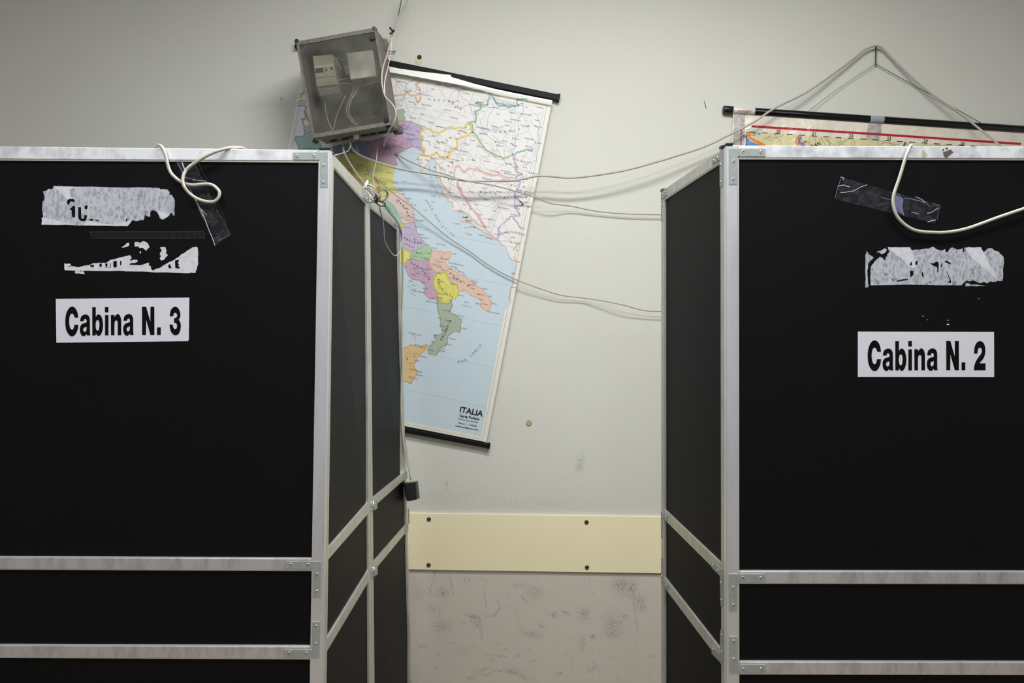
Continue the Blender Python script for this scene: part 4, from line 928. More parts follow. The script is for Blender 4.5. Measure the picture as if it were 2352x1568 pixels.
S.spread('CAMPANIA', [(944,606),(952,610),(964,618),(972,626),(978,634),(984,642)], 7, txd, 9)
S.spread('BASILICATA', [(1005,642),(1006,652),(1011,661),(1016,670),(1026,678),(1037,684)], 6.8, txd, 9)
S.spread('PUGLIA', [(1033,630),(1042,637),(1052,645),(1062,652),(1074,658)], 8, txd, 9)
S.spread('CALABRIA', [(1016,780),(1022,770),(1028,758),(1031,748),(1036,738)], 8, M_((50,60,44)), 9)
S.text('S', 933, 826, 8, TA, txd, 9); S.text('I', 950, 820, 8, TA, txd, 9); S.text('Golfo', 1066, 694, 5, TA, txb, 9); S.text('di Taranto', 1060, 702, 5.5, TA, txb, 9)
for k in range(26):    # coastal soundings and small lines of print off the shores
    x, y = R.choice([(R.uniform(905, 935), R.uniform(415, 470)), (R.uniform(960, 985), R.uniform(480, 560)), (R.uniform(930, 950), R.uniform(640, 680)), (R.uniform(985, 1002), R.uniform(380, 470))])
    S.line([(x, y), (x+R.uniform(6, 13), y+2)], 0.7, M_((140,156,172)), 8)
S.text('ITALIA', 1054.6, 945.5, 18.2, math.radians(11.2), mat('print_black', (20, 22, 24), 0.5), 9, 0.03, xs=1.02)
S.text('Carta Politica', 1054.4, 956.3, 8.4, math.radians(10.6), mat('print_black', (20, 22, 24), 0.5), 9, 0.03, xs=1.02)
S.text('Proiezione Conica Modificata', 1052, 962.6, 4.6, math.radians(10.6), M_((40, 46, 50)), 9, 0.01, xs=0.85)
S.text('Scala di  1 : 1.125.000', 1052.8, 972.3, 5.4, math.radians(10.6), M_((40, 46, 50)), 9, 0.02, xs=0.9)
S.line([(1045.5, 977), (1072, 983), (1098.5, 987.2)], 1.4, M_((40, 46, 50)), 9); S.line([(1072.5, 979.5), (1072, 983)], 1.6, M_((40, 46, 50)), 9)
S.build('printed_map', sheet1)
# folded white upper edge of the sheet and the two black rods
RODM = mat('black_rod', (9, 9, 10), 0.55, spec=0.2)
flap = [(888, 157), (965, 168), (1036, 176), (1038, 181), (1046, 183), (1090, 196), (1150, 211), (1268, 234), (1268, 238), (1130, 210), (1060, 199), (890, 168)]
fs = Surf(P(600, 300, MD-0.004), P(600, 1500, MD-0.004), P(1800, 300, MD-0.004), P(1800, 1500, MD-0.004))
a_, b_ = P(684, 104, WALLY-0.0125), P(1281, 225, WALLY-0.0125)
def flatrod(name, A, B, hh, parent):
    ux = (B-A).normalized(); uz = Vector((0, 1, 0)).cross(ux)*-1; uy = Vector((0, 1, 0))
    o = boxo(name, (A+B)/2, (B-A).length/2, 0.0095, hh, RODM, parent, (ux, uy, uz), 0.003)
    e = []
    for P0, s_ in ((A, -1), (B, 1)):
        boxo('rod_cap', P0+ux*s_*0.002, 0.006, 0.0105, hh+0.0022, RODM, o, (ux, uy, uz), 0.002)
    return o
flatrod('map_rod', a_, b_, 0.0125, map1)
WP = mat('bare_paper', (244, 242, 236), 0.6)
o = prism('paper_fold', fs, flap, 0.02, 0.0006, WP, map1)
flatrod('map_rod', P(556, 917, WALLY-0.0125), P(1121, 1023, WALLY-0.0125), 0.0095, map1)

# ------------------------------------------------------------------ second map, mostly behind the right booth
MD2 = WALLY-0.016
map2 = empty('wall_map', P(2020, 400, MD2), 'laminated wall map with red border line hanging above the right booth', 'map')
sh0 = [(1684.5, 258), (2366, 300), (2340, 805), (1653, 790)]
LAM = mat('laminated_paper', (226, 216, 200), 0.25, bump=(9, 0.9), coat=0.8)
o2 = mesh_from('map_sheet', [P(x, y, MD2-0.0005) for (x, y) in sh0]+[P(x, y, MD2+0.0005) for (x, y) in sh0],
              [(0, 1, 2, 3), (7, 6, 5, 4), (0, 4, 5, 1), (1, 5, 6, 2), (2, 6, 7, 3), (3, 7, 4, 0)], LAM, map2)
T = Sheet(lambda x, y, L: P(x, y, MD2-0.0007-L*0.00018))
def G_(rgb): return mat('lam_%d_%d_%d' % rgb, rgb, 0.25, bump=(9, 0.6), coat=0.7)
z8 = Zf(6.533, 1640, 230)
redm = G_((178, 32, 44))
T.line([(1727, 290), (1990, 306.5), (2345, 330.5)], 5.2, redm, 1); T.line([(1703.2, 296), (1697, 420), (1680, 760)], 4.6, G_((196, 116, 132)), 1)
def yd(x): return 303+(x-1722.7)*0.0628
T.tri([[(1716, yd(1716)), (2320, yd(2320)), (2310, 780), (1690, 760)]], G_((216, 206, 160)), 1)
T.tri([z8([(490,545),(510,580),(560,620),(655,660),(760,720),(300,1500),(470,680)])], G_((84, 140, 196)), 2)
T.tri([frac(z8([(500,475),(545,478),(552,550),(640,600),(730,640),(800,690),(780,740),(700,690),(620,630),(560,600),(512,565)]), .6, 2)], G_((234, 126, 60)), 3)
T.line(frac(z8([(1275,545),(1235,580),(1232,640),(1270,680),(1300,760)]), .5, 2, False), 6, G_((232, 150, 70)), 3)
T.line(frac(z8([(1300,545),(1275,590),(1280,640),(1350,690),(1400,760)]), .5, 2, False), 6, G_((132, 104, 160)), 4)
T.tri([z8([(645,490),(700,490),(695,520),(670,522)])], G_((84, 140, 196)), 3)
T.line([(2080, 326), (2075, 338)], 5, G_((112, 84, 150)), 3)
K = M_((30, 28, 30))
x = 1722
while x < 2320:
    T.line([(x, yd(x)), (x+13.5, yd(x+13.5))], 1.7, K, 4); x += 28.2
T.line([(1716, yd(1716)), (1712, 400)], 1.0, K, 4)
for s_, x, y in [('20', 1783, 304.5), ('21', 1865, 309.5), ('22', 1950, 314.5), ('23', 2037, 320), ('24', 2121, 326), ('25', 2206, 332), ('42', 1706, 315)]:
    T.text(s_, x, y, 10, math.radians(4), K, 5, 0.01)
T.text('DAN', 1864, 341, 11, math.radians(-22), K, 5, 0.02); T.text('idua', 1842, 331, 8, math.radians(-24), K, 5); T.text('Ibar', 1729, 312, 6, math.radians(-8), M_((90,84,80)), 5); T.text('Scutari', 1757, 320, 6, math.radians(-22), M_((90,84,80)), 5)
R = random.Random(3)
for _ in range(46):
    x = R.uniform(1735, 2260); y = yd(x)+2; a = R.uniform(0.3, 2.8); pts = [(x, y)]
    for k in range(6):
        a += R.uniform(-.5, .5); x += 6*math.cos(a); y += 6*abs(math.sin(a)); pts.append((x, y))
    T.line(frac(pts, 1.5, 2, False), 0.7, M_((110, 104, 84)), 3)
T.build('printed_map', o2)
ra, rb = P(1662.5, 251.5, WALLY-0.0155), P(2362, 298, WALLY-0.0155)
rod = cyl('map_rod', ra, rb, 0.0145, mat('black_tube', (10, 10, 11), 0.22), map2, 28, 0.002)
ud = (rb-ra).normalized()
cyl('rod_cap', ra-ud*0.003, ra+ud*0.035, 0.0152, BPLAST, rod, 24, 0.002)
def band(t0, t1, m, name, rr=0.0151):
    return cyl(name, ra+ud*t0, ra+ud*t1, rr, m, rod, 28, 0.0003)
TAPEW = mat('pale_tape', (206, 204, 200), 0.25, coat=0.6)
lab = band(0.035, 0.12, TAPEW, 'tape_band')
TAPEG = mat('grey_clear_tape', (150, 158, 166), 0.12, coat=1.0)
c0 = (2011-1662.5)/F*WALLY
band(c0-0.026, c0+0.028, TAPEG, 'tape_band')
LT = clear_mat('clear_tape_on_map', 0.35, 0.2, 0.5, 30)
ms = Surf(P(1600, 200, MD2), P(1600, 900, MD2), P(2400, 200, MD2), P(2400, 900, MD2))
T2 = Sheet(lambda x, y, L: P(x, y, MD2-0.003))
T2.tri([[(1995, 281), (2027, 283), (2021, 322), (1989, 320)]], LT, 0); T2.build('clear_tape', map2)
T2 = Sheet(lambda x, y, L: P(x, y, MD2-0.003)); T2.tri([[(1686, 262), (1712, 263), (1709, 332), (1683, 332)]], LT, 0); T2.build('clear_tape', map2)
T3 = Sheet(lambda x, y, L: P(x, y, WALLY-0.0312))
rs = [(1695+k*2.2, 254+math.sin(k*2.1)*2.0+k*0.12) for k in range(15)]
T3.line(catmull([Vector(p) for p in rs], 5) and [tuple(p) for p in catmull([Vector(p) for p in rs], 5)], 0.8, M_((196, 40, 60)), 0); T3.line([(1708, 257), (1713, 260), (1718, 255)], 1.3, M_((196, 40, 60)), 0)
T3.build('red_lettering', lab)
# green string carrying it
GREEN = mat('green_string', (60, 96, 56), 0.7)
GP = mat('green_string_pale', (112, 146, 98), 0.7)
st = empty('hanging_string', P(2011, 147, WALLY-0.01), 'thin green string looped from a hook down to the rod of the right-hand map', 'string')
hk = P(2011.5, 109, WALLY-0.012); kn = P(2011, 147, WALLY-0.012)
tube('string_strand', [hk+Vector((-0.0015, 0, 0)), kn], 0.0016, GREEN, st, 2, 6, False)
tube('string_strand', [hk+Vector((0.002, 0, 0)), kn+Vector((0.001, 0, 0))], 0.0014, GREEN, st, 2, 6, False)
tube('string_strand', [kn, P(1930, 200, WALLY-0.013), P(1858, 254, WALLY-0.02)], 0.0012, GP, st, 3, 6)
tube('string_strand', [kn, P(2130, 213, WALLY-0.013), P(2254, 283, WALLY-0.02)], 0.0013, GREEN, st, 3, 6)
b0 = boxo('string_knot', kn, 0.0035, 0.003, 0.0045, GREEN, st, None, 0.0015)
hkobj = cyl('wall_hook', P(2012, 108, WALLY), P(2012, 108, WALLY-0.03), 0.003, mat('hook_metal', (60, 60, 58), 0.4, 0.7), None, 10)
setp(hkobj, 'small dark hook in the wall where the green string and thick cable cross', 'hook')

# ------------------------------------------------------------------ meter box
BG = mat('aged_grey_plastic', (116, 112, 103), 0.6, noise=(90, 0.9, (72, 68, 60)), bump=(150, 0.2))
BGD = mat('aged_grey_plastic_dark', (88, 86, 82), 0.6, noise=(40, 0.7, (70, 68, 63)))
BD = 2.88
n = Vector((0.05, 0.985, 0.10)).normalized()
u = Vector((math.cos(math.radians(8.9)), 0, math.sin(math.radians(8.9)))); u = (u-n*u.dot(n)).normalized()
v = u.cross(n).normalized()
if v.z < 0: v = -v
BW, BH, BDp = 0.288, 0.342, 0.165
C0 = P(790.5, 190.5, BD)
mb = empty('meter_box', C0+n*BDp-v*BH/2, 'tilted grey plastic electrical box with a clouded see-through lid, hanging over the map', 'electrical box')
def bp(a, b, c_): return C0+u*a+v*b+n*c_
AX = (u, n, v)
# body as an open tray
wt = 0.006
def tray():
    vs_, fs_ = [], []
    def add(c_, a, b, d):
        k = len(vs_); vs_.extend(box_verts(c_, a, b, d, AX)); fs_.extend([tuple(i+k for i in f) for f in BOXF])
    z0 = 0.012; zm = (z0+BDp)/2; hd = (BDp-z0)/2
    add(bp(0, 0, BDp-wt/2), BW/2, wt/2, BH/2)
    add(bp(0, BH/2-wt/2, zm), BW/2, hd, wt/2); add(bp(0, -BH/2+wt/2, zm), BW/2, hd, wt/2)
    add(bp(-BW/2+wt/2, 0, zm), wt/2, hd, BH/2-wt); add(bp(BW/2-wt/2, 0, zm), wt/2, hd, BH/2-wt)
    return vs_, fs_
tv, tf = tray(); mesh_from('box_body', tv, tf, BG, mb)
# lid frame: four rails round the window
def lidframe():
    vs_, fs_ = [], []
    def add(c_, a, b, d):
        k = len(vs_); vs_.extend(box_verts(c_, a, b, d, AX)); fs_.extend([tuple(i+k for i in f) for f in BOXF])
    e = 0.003; fw = 0.0045
    add(bp(0, BH/2-0.006, 0.009), BW/2+e, 0.009, 0.007); add(bp(0, -BH/2+0.004, 0.009), BW/2+e, 0.009, 0.007)
    add(bp(-BW/2, 0, 0.009), fw, 0.009, BH/2-0.01); add(bp(BW/2, 0, 0.009), fw, 0.009, BH/2-0.01)
    return vs_, fs_
lv, lf = lidframe(); lidf = mesh_from('lid_frame', lv, lf, BG, mb); 
# clouded window
def lid_material():
    m = bpy.data.materials.new('clouded_lid'); m.use_nodes = True; nt = m.node_tree
    nt.nodes.remove(nt.nodes['Principled BSDF']); out = nt.nodes['Material Output']
    tr = nt.nodes.new('ShaderNodeBsdfTransparent'); tr.inputs[0].default_value = (0.93, 0.92, 0.89, 1)
    pr = nt.nodes.new('ShaderNodeBsdfPrincipled'); pr.inputs['Base Color'].default_value = (0.17, 0.165, 0.145, 1)
    pr.inputs['Roughness'].default_value = 0.22
    tc = nt.nodes.new('ShaderNodeTexCoord')
    n1 = nt.nodes.new('ShaderNodeTexNoise'); n1.inputs['Scale'].default_value = 11; n1.inputs['Detail'].default_value = 6
    n2 = nt.nodes.new('ShaderNodeTexNoise'); n2.inputs['Scale'].default_value = 260; n2.inputs['Detail'].default_value = 2
    for q in (n1, n2): nt.links.new(tc.outputs['Object'], q.inputs['Vector'])
    r1 = nt.nodes.new('ShaderNodeMapRange'); r1.inputs[1].default_value = .3; r1.inputs[2].default_value = .7; r1.inputs[3].default_value = .10; r1.inputs[4].default_value = .38
    r2 = nt.nodes.new('ShaderNodeMapRange'); r2.inputs[1].default_value = .55; r2.inputs[2].default_value = .8; r2.inputs[3].default_value = 0; r2.inputs[4].default_value = .2
    nt.links.new(n1.outputs['Fac'], r1.inputs[0]); nt.links.new(n2.outputs['Fac'], r2.inputs[0])
    ad = nt.nodes.new('ShaderNodeMath'); ad.operation = 'ADD'; ad.use_clamp = True
    nt.links.new(r1.outputs[0], ad.inputs[0]); nt.links.new(r2.outputs[0], ad.inputs[1])
    mx = nt.nodes.new('ShaderNodeMixShader'); nt.links.new(ad.outputs[0], mx.inputs[0])
    nt.links.new(tr.outputs[0], mx.inputs[1]); nt.links.new(pr.outputs[0], mx.inputs[2]); nt.links.new(mx.outputs[0], out.inputs[0])
    return m
lid = boxo('clouded_lid', bp(0, -0.001, 0.0035), BW/2-0.005, 0.0015, BH/2-0.011, lid_material(), mb, AX)
lid['label'] = 'smoky scratched transparent lid'
SCR = mat('scratch', (170, 168, 158), 0.6)
def bpx(px, py, c_):      # the point of the box plane at depth c_ seen at this pixel
    d = Vector(((px-CX)/F, 1, -(py-CY)/F)); O = Vector((0, 0, CAMZ)); pt = bp(0, 0, c_)
    return O+d*((pt-O).dot(n)/d.dot(n))
zb = Zf(5.6, 670, 60)
SS = Sheet(lambda x, y, L: bpx(x, y, 0.0015))
for pts in ([(560,405),(690,440)], [(570,700),(730,670)], [(650,735),(810,745)], [(400,790),(560,820)], [(905,770),(1040,730),(1130,705)], [(890,350),(900,450),(915,480)], [(1010,1170),(1070,1158)], [(560,400),(640,560)], [(990,400),(1010,330)], [(300,1160),(296,1180),(315,1190)], [(590,930),(640,890)], [(120,340),(180,270)]):
    SS.line(frac(zb(pts), 0.5, 2, False), 0.35, SCR, 0)
SS.build('scratches', lid)
SG = mat('gasket_line', (88, 84, 66), 0.6)
S4 = Sheet(lambda x, y, L: bpx(x, y, 0.0012))
S4.line(zb([(105,330),(170,262),(980,118),(1040,175),(1215,1130),(1215,1190),(1160,1240),(1120,1260),(400,1375),(330,1340),(260,1290),(105,330)]), 0.6, SG, 0)
S4.build('gasket_groove', lid)
# screws in the four corners
for (x, y, cc) in [(856, 86.5, -0.001), (887.5, 275.5, -0.001)]:
    c1 = bpx(x, y, cc); cyl('lid_screw', c1+n*0.002, c1-n*0.005, 0.0088, BPLAST, mb, 16, 0.001)
for (x, y) in [(683.5, 96.5), (860.5, 68), (724.5, 324.5)]:
    c1 = bpx(x, y, 0.012); cyl('lid_screw', c1+n*0.012, c1-n*0.012, 0.0085, BPLAST, mb, 16, 0.002)
c1 = bpx(897, 295, 0.02); boxo('lid_screw', c1, 0.014, 0.012, 0.008, BPLAST, mb, AX, 0.003)
# red stripe on the side face
boxo('red_stripe', bp(BW/2+0.0006, 0.045, BDp*0.8), 0.0008, 0.004, 0.055, mat('red_stripe', (166, 44, 52), 0.5), mb, AX)
boxo('mounting_foot', bp(BW/2-0.004, -BH/2+0.004, BDp-0.01), 0.018, 0.014, 0.016, BGD, mb, AX, 0.006)
boxo('mounting_foot', bp(BW/2+0.004, BH/2-0.02, BDp-0.008), 0.008, 0.008, 0.022, BG, mb, AX, 0.003)
# what is inside
BEI = mat('beige_plastic', (188, 182, 164), 0.5); WHT = mat('old_white_plastic', (242, 242, 232), 0.45); GR2 = mat('grey_label', (70, 70, 76), 0.5)
def inbox(name, quad, c_, dep, m, bev=0.002):
    ps = [bpx(x, y, c_) for (x, y) in quad]; bk = [p+n*dep for p in ps]
    o = mesh_from(name, ps+bk, [(0, 1, 2, 3), (7, 6, 5, 4), (0, 4, 5, 1), (1, 5, 6, 2), (2, 6, 7, 3), (3, 7, 4, 0)], m, mb)
    return bevel_obj(o, bev)
br = inbox('circuit_breaker', [(717.5, 128.5), (764, 124.5), (774.5, 194), (727, 200)], 0.03, 0.10, BEI)
inbox('breaker_skirt', [(727, 200), (774.5, 194), (779.5, 214), (734.5, 220.5)], 0.036, 0.09, mat('beige_plastic_dull', (140, 134, 122), 0.5))
SL = Sheet(lambda x, y, L: bpx(x, y, 0.0292))
SL.tri([[(723.5, 157.5), (742, 155.5), (743.5, 166), (725.5, 168)]], GR2, 0); SL.tri([[(747, 158), (751, 157.5), (752, 163), (748, 163.5)]], GR2, 0); SL.tri([[(759, 154.5), (763, 154), (764, 160), (760, 160.5)]], GR2, 0)
SL.line([(726, 179), (771, 174)], 0.8, GR2, 0); SL.tri([[(722, 152), (765, 147), (765, 153), (723, 157)]], mat('pale_label', (208, 208, 204), 0.5), 0)
SL.build('breaker_label', br)
inbox('junction_cover', [(795, 122), (856.5, 113.5), (865, 175.5), (804, 183.5)], 0.022, 0.08, WHT, 0.005)
inbox('rail_clip', [(790, 150), (800, 149), (803, 172), (793, 173)], 0.09, 0.02, BEI)
WW = mat('pale_wire', (200, 198, 188), 0.5)
def wire(pts, dx=0): tube('inner_wire', [bpx(x+dx, y, 0.07) for (x, y) in pts], 0.0022, WW, mb, 5, 6)
wpath = [(816, 186), (809, 213), (801, 229.6), (796, 249), (798.6, 265), (809, 279.6), (822, 287)]
wire(wpath); wire([(x+5, y) for (x, y) in wpath[:-1]]); wire([(x+10, y-1) for (x, y) in wpath[:2]]+[(x+6, y) for (x, y) in wpath[2:4]])
wire([(745, 222), (748.6, 256), (755.7, 283), (764.6, 299)]); wire([(793, 220), (780.7, 247.5), (771.8, 270.7), (766, 299)])
# knock-outs and glands on the underside
for k, a in enumerate([-0.09, -0.045, 0.03, 0.062, 0.094, 0.12]):
    boxo('knockout_plug', bp(a-0.012, -BH/2-0.0015, BDp*0.72), 0.0125, 0.010, 0.0022, DARK, mb, AX)
gl = bp(-0.008, -BH/2, BDp*0.5)
cyl('cable_gland', gl, gl-v*0.016, 0.010, WHT, mb, 14, 0.001)
gl2 = bp(-0.03, -BH/2, BDp*0.6)
cyl('cable_gland', gl2, gl2-v*0.010, 0.008, BG, mb, 14, 0.001)

# ------------------------------------------------------------------ wires and cables
CAB = mat('grey_cable', (178, 174, 164), 0.45, noise=(60, 0.5, (150, 146, 136)))
CABD = mat('grey_cable_dull', (150, 146, 138), 0.5, noise=(60, 0.5, (122, 118, 110)))
CABT = mat('thin_grey_cable', (150, 146, 134), 0.5)
CABW = mat('ivory_cable', (186, 181, 168), 0.45, noise=(50, 0.4, (160, 155, 142)), spec=0.3)
def cable(name, pts, r, m, label, n=8, cat='cable'):
    """pts: (px, py, depth)"""
    o = tube(name, [P(*p) for p in pts], r, m, None, n, 10)
    return setp(o, label, cat, 'cables strung between the box and the booths' if cat == 'cable' else None)
cable('power_cable', [(804, 326, 2.97), (807, 338, 2.99), (820, 352, 3.0), (842, 363, 3.01), (880, 377, 3.03), (930, 390, 3.05), (980, 398, 3.06), (1020, 405, 3.06), (1055, 413, 3.06), (1090, 416, 3.06), (1140, 415, 3.06), (1180, 414.5, 3.06), (1205, 410, 3.06), (1235, 404, 3.06), (1270, 405, 3.06), (1310, 408, 3.06), (1370, 402, 3.06), (1440, 390, 3.065), (1510, 371, 3.07), (1560, 356, 3.08), (1620, 336, 3.09), (1680, 307, 3.09), (1730, 281, 3.09), (1780, 248, 3.09), (1850, 213, 3.11), (1920, 165, 3.125), (1960, 135, 3.13), (1985, 115, 3.13), (2008, 106, 3.13), (2025, 110, 3.13), (2055, 140, 3.13), (2100, 183, 3.12), (2140, 216, 3.11), (2200, 257, 3.09), (2250, 296, 3.07), (2300, 338, 3.0), (2330, 380, 2.7)], 0.0042, CAB, 'thick grey cable drooping from the meter box and up over the wall hook')
cable('thin_cable', [(907.5, 352, 3.125), (940, 370, 3.10), (990, 391, 3.08), (1025, 401, 3.07), (1060, 413, 3.055), (1090, 419, 3.055), (1130, 425, 3.07), (1180, 438, 3.07), (1225, 452, 3.09), (1265, 467, 3.10), (1310, 473, 3.12), (1370, 485, 3.13), (1440, 491, 3.13), (1518, 493, 3.13), (1580, 494, 3.13)], 0.0021, CABT, 'thin grey cable just under the thick one, level where it meets the right booth')
cable('thin_cable', [(818, 334, 2.98), (824, 352, 3.0), (845, 388, 3.05), (868, 413, 3.06), (905, 445, 3.07), (940, 470, 3.08), (965, 490, 3.09), (990, 512, 3.10), (1030, 545, 3.11), (1080, 578, 3.115), (1110, 600, 3.115), (1150, 625, 3.115), (1200, 648, 3.115), (1250, 666, 3.12), (1290, 678, 3.125), (1340, 684, 3.13), (1380, 690, 3.12), (1430, 700, 3.11), (1480, 713, 3.12), (1518, 715, 3.12), (1580, 716, 3.12)], 0.0019, CABT, 'thin grey cable running diagonally across the Adriatic on the map')
cable('power_cable', [(789, 330, 2.98), (789, 345, 2.96), (797, 364, 2.9), (815, 392, 2.75), (838, 424, 2.6), (852, 440, 2.5), (866, 458, 2.42)], 0.0036, CABD, 'grey cable dropping from the box to the knotted bundle')
cable('thin_cable', [(767, 357, 2.2), (785, 352, 2.5), (800, 346, 2.8), (806, 332, 2.95)], 0.0016, CAB, 'short pale cable reaching from the box underside to the top of the left booth')
cable('power_cable', [(941, -14, 3.09), (934, 5, 3.08), (924, 26, 3.06), (912, 44, 3.05), (907, 60, 3.04), (899, 80, 3.02), (895, 100, 2.98), (889, 125, 2.93), (881, 150, 2.87), (877, 172, 2.85), (878, 196, 2.84), (885, 222, 2.83), (900, 238, 2.82), (908, 252, 2.82), (909, 268, 2.82), (903, 285, 2.83), (892, 303, 2.86), (884, 325, 2.93), (881, 336, 3.0)], 0.0030, CAB, 'grey cable coming down from the ceiling and looping round the right edge of the box')
cable('white_cord', [(899.5, 82, 3.03), (899, 105, 3.02), (896, 130, 3.0), (890.5, 157, 2.93), (886, 175, 2.86), (883, 195, 2.85), (884, 215, 2.84)], 0.0016, mat('white_cord', (232, 230, 222), 0.5), 'thin white cord hanging beside the upper right edge of the box', cat='cord')
cable('thin_cable', [(867, 330, 3.02), (866, 352, 2.98), (863, 375, 2.9), (857, 402, 2.75), (861, 432, 2.6), (868, 456, 2.45)], 0.0017, CAB, 'thin grey cable falling from the box underside straight to the knot')
cable('green_wire', [(924, -10, 3.10), (918, 20, 3.09), (912, 45, 3.07), (905, 68, 3.05), (896, 92, 3.04), (890, 108, 3.04), (885, 120, 3.04), (880, 122, 3.05)], 0.0018, GREEN, 'thin green wire suspending the meter box', cat='wire')
tie = tube('cable_tie', [P(x, y, d) for (x, y, d) in [(896, 64, 3.03), (899, 68, 3.02), (903, 72, 3.0), (905, 70, 3.05), (900, 75, 3.06), (897, 77, 3.02)]], 0.004, BPLAST, None, 5, 8)
setp(tie, 'black cable tie around the cable above the box', 'cable tie')
nl = cyl('wall_nail', P(891.5, 118, WALLY), P(891.5, 118, WALLY-0.02), 0.003, GREEN, None, 10); bpy.data.objects.remove(nl)
nl = tube('wall_nail', [P(892, 118, WALLY-0.012), P(899, 118.5, WALLY-0.012), P(906, 118.5, WALLY-0.012), P(907.5, 117, WALLY+0.001)], 0.002, GREEN, None, 4, 8)
setp(nl, 'green bent nail in the wall right of the box', 'nail')
# knotted bundle of spare cable on the hinge of the left booth
R = random.Random(4)
bd = empty('cable_bundle', P(862, 450, 2.36), 'knotted bundle of grey and white cable tied at the hinge of the left booth', 'cable bundle')
def bt(pts, r, m, nm='cable_loop'): tube(nm, [P(*p) for p in pts], r, m, bd, 6, 8)
cols = [CAB, mat('dark_grey_cable', (84, 80, 76), 0.5), CABD, CABW, mat('dark_grey_cable', (84, 80, 76), 0.5)]
for k in range(6):
    s_ = k*2.2
    bt([(836+s_*.3, 432-s_*.4, 2.33), (845, 424+s_, 2.31), (856, 428+s_, 2.31), (864, 440+s_*.8, 2.32), (870, 454+s_*.4, 2.33), (860, 462+s_*.3, 2.34), (848, 446+s_, 2.35), (838, 436+s_*.6, 2.35)], 0.0022, cols[k % 5])
for k in range(4):
    s_ = k*1.6
    bt([(866, 457, 2.34), (868+s_*.3, 446-s_, 2.34), (876, 436-s_*.6, 2.35), (886, 438-s_*.3, 2.36), (889+s_*.4, 447, 2.37), (884+s_*.5, 457, 2.37), (878, 461, 2.36), (872, 462, 2.35), (874, 450-s_, 2.35), (868, 457, 2.34)], 0.0019, cols[(k+1) % 5])
bt([(858, 456, 2.325), (866, 450, 2.32), (869, 460, 2.32), (878, 464, 2.33), (885, 468, 2.335), (882, 473, 2.335), (872, 472, 2.33), (863, 464, 2.325), (860, 458, 2.325)], 0.0019, BPLAST, 'black_tie')
bt([(862, 446, 2.32), (866, 452, 2.31), (864, 460, 2.31), (868, 462, 2.315), (871, 455, 2.32)], 0.0028, BPLAST, 'black_tie')
bt([(842, 432, 2.31), (840, 424, 2.31), (844, 416, 2.31), (841, 425, 2.305), (835, 430, 2.31)], 0.0034, mat('white_clip', (238, 238, 236), 0.4), 'white_clip')
bolt = cyl('bolt', P(850, 449, 2.30), P(850.3, 466.5, 2.30), 0.0038, RIV, bd, 12, 0.0006)
cyl('bolt_nut', P(850.2, 461, 2.30), P(850.3, 465, 2.30), 0.0056, RIV, bolt, 6, 0.0004)
cable('hanging_loop', [(873, 468, 2.345), (873, 480, 2.35), (878, 500, 2.40), (881, 525, 2.44), (882, 545, 2.46), (885, 558, 2.5), (893, 572, 2.56), (901, 583, 2.64), (908, 587, 2.72), (915, 583, 2.8), (920, 572, 2.86), (923, 556, 2.88), (923, 535, 2.88), (917, 515, 2.84), (905, 495, 2.72), (887, 470, 2.4)], 0.0021, CABW, 'slack loop of pale thin cable hanging below the knotted bundle')
cable('adapter_cable', [(882, 468, 2.36), (893, 484, 2.5), (906, 500, 2.68), (917, 520, 2.84), (923, 545, 2.90), (926, 580, 2.91), (926.5, 640, 2.91), (925, 700, 2.9), (923, 740, 2.89), (923.5, 790, 2.89), (925, 830, 2.89), (922, 880, 2.89), (921.5, 930, 2.89), (924, 980, 2.89), (928, 1020, 2.89), (934, 1055, 2.89), (940, 1080, 2.89), (946, 1104, 2.89)], 0.0030, CABW, 'pale cable running down the rear edge of the left booth to the black adapter')
cable('thin_cable', [(884, 470, 2.36), (891, 484, 2.48), (902, 497, 2.62), (913, 512, 2.8), (921, 535, 2.9), (923, 575, 2.93), (923.5, 640, 2.94), (923, 700, 2.94), (924.5, 770, 2.94), (922, 860, 2.95), (923, 940, 2.96), (929, 1000, 2.95), (936, 1050, 2.93), (943, 1102, 2.90)], 0.0018, CABT, 'thin darker cable running beside the pale one down to the adapter')
# black plug-in adapter
ad = empty('plug_adapter', P(946, 1152, 2.9), 'black plug-in adapter hanging at the rear edge of the left booth', 'adapter')
def hexa(name, front, back, m, parent, bev):
    o = mesh_from(name, [P(*p) for p in front]+[P(*p) for p in back], [(0, 1, 2, 3), (7, 6, 5, 4), (0, 4, 5, 1), (1, 5, 6, 2), (2, 6, 7, 3), (3, 7, 4, 0)], m, parent)
    return bevel_obj(o, bev, 3)
ADP = mat('adapter_plastic', (26, 26, 27), 0.45)
hexa('adapter_body', [(927, 1110, 2.84), (955, 1106, 2.84), (958, 1147, 2.84), (934.5, 1151.5, 2.84)], [(929, 1108, 2.92), (960, 1103, 2.92), (965, 1144, 2.92), (936, 1149, 2.92)], ADP, ad, 0.004)
hexa('adapter_collar', [(925, 1110.5, 2.85), (932, 1109, 2.835), (933, 1118, 2.835), (926, 1117, 2.85)], [(924, 1109, 2.90), (931, 1107, 2.90), (932, 1116, 2.90), (925, 1116, 2.90)], ADP, ad, 0.0015)
hexa('adapter_top', [(938, 1104.5, 2.86), (955, 1102, 2.86), (956, 1107, 2.86), (938, 1109, 2.86)], [(940, 1103, 2.91), (956, 1100.5, 2.91), (957, 1105, 2.91), (940, 1107, 2.91)], mat('yellowed_plastic', (196, 186, 150), 0.5), ad, 0.001)
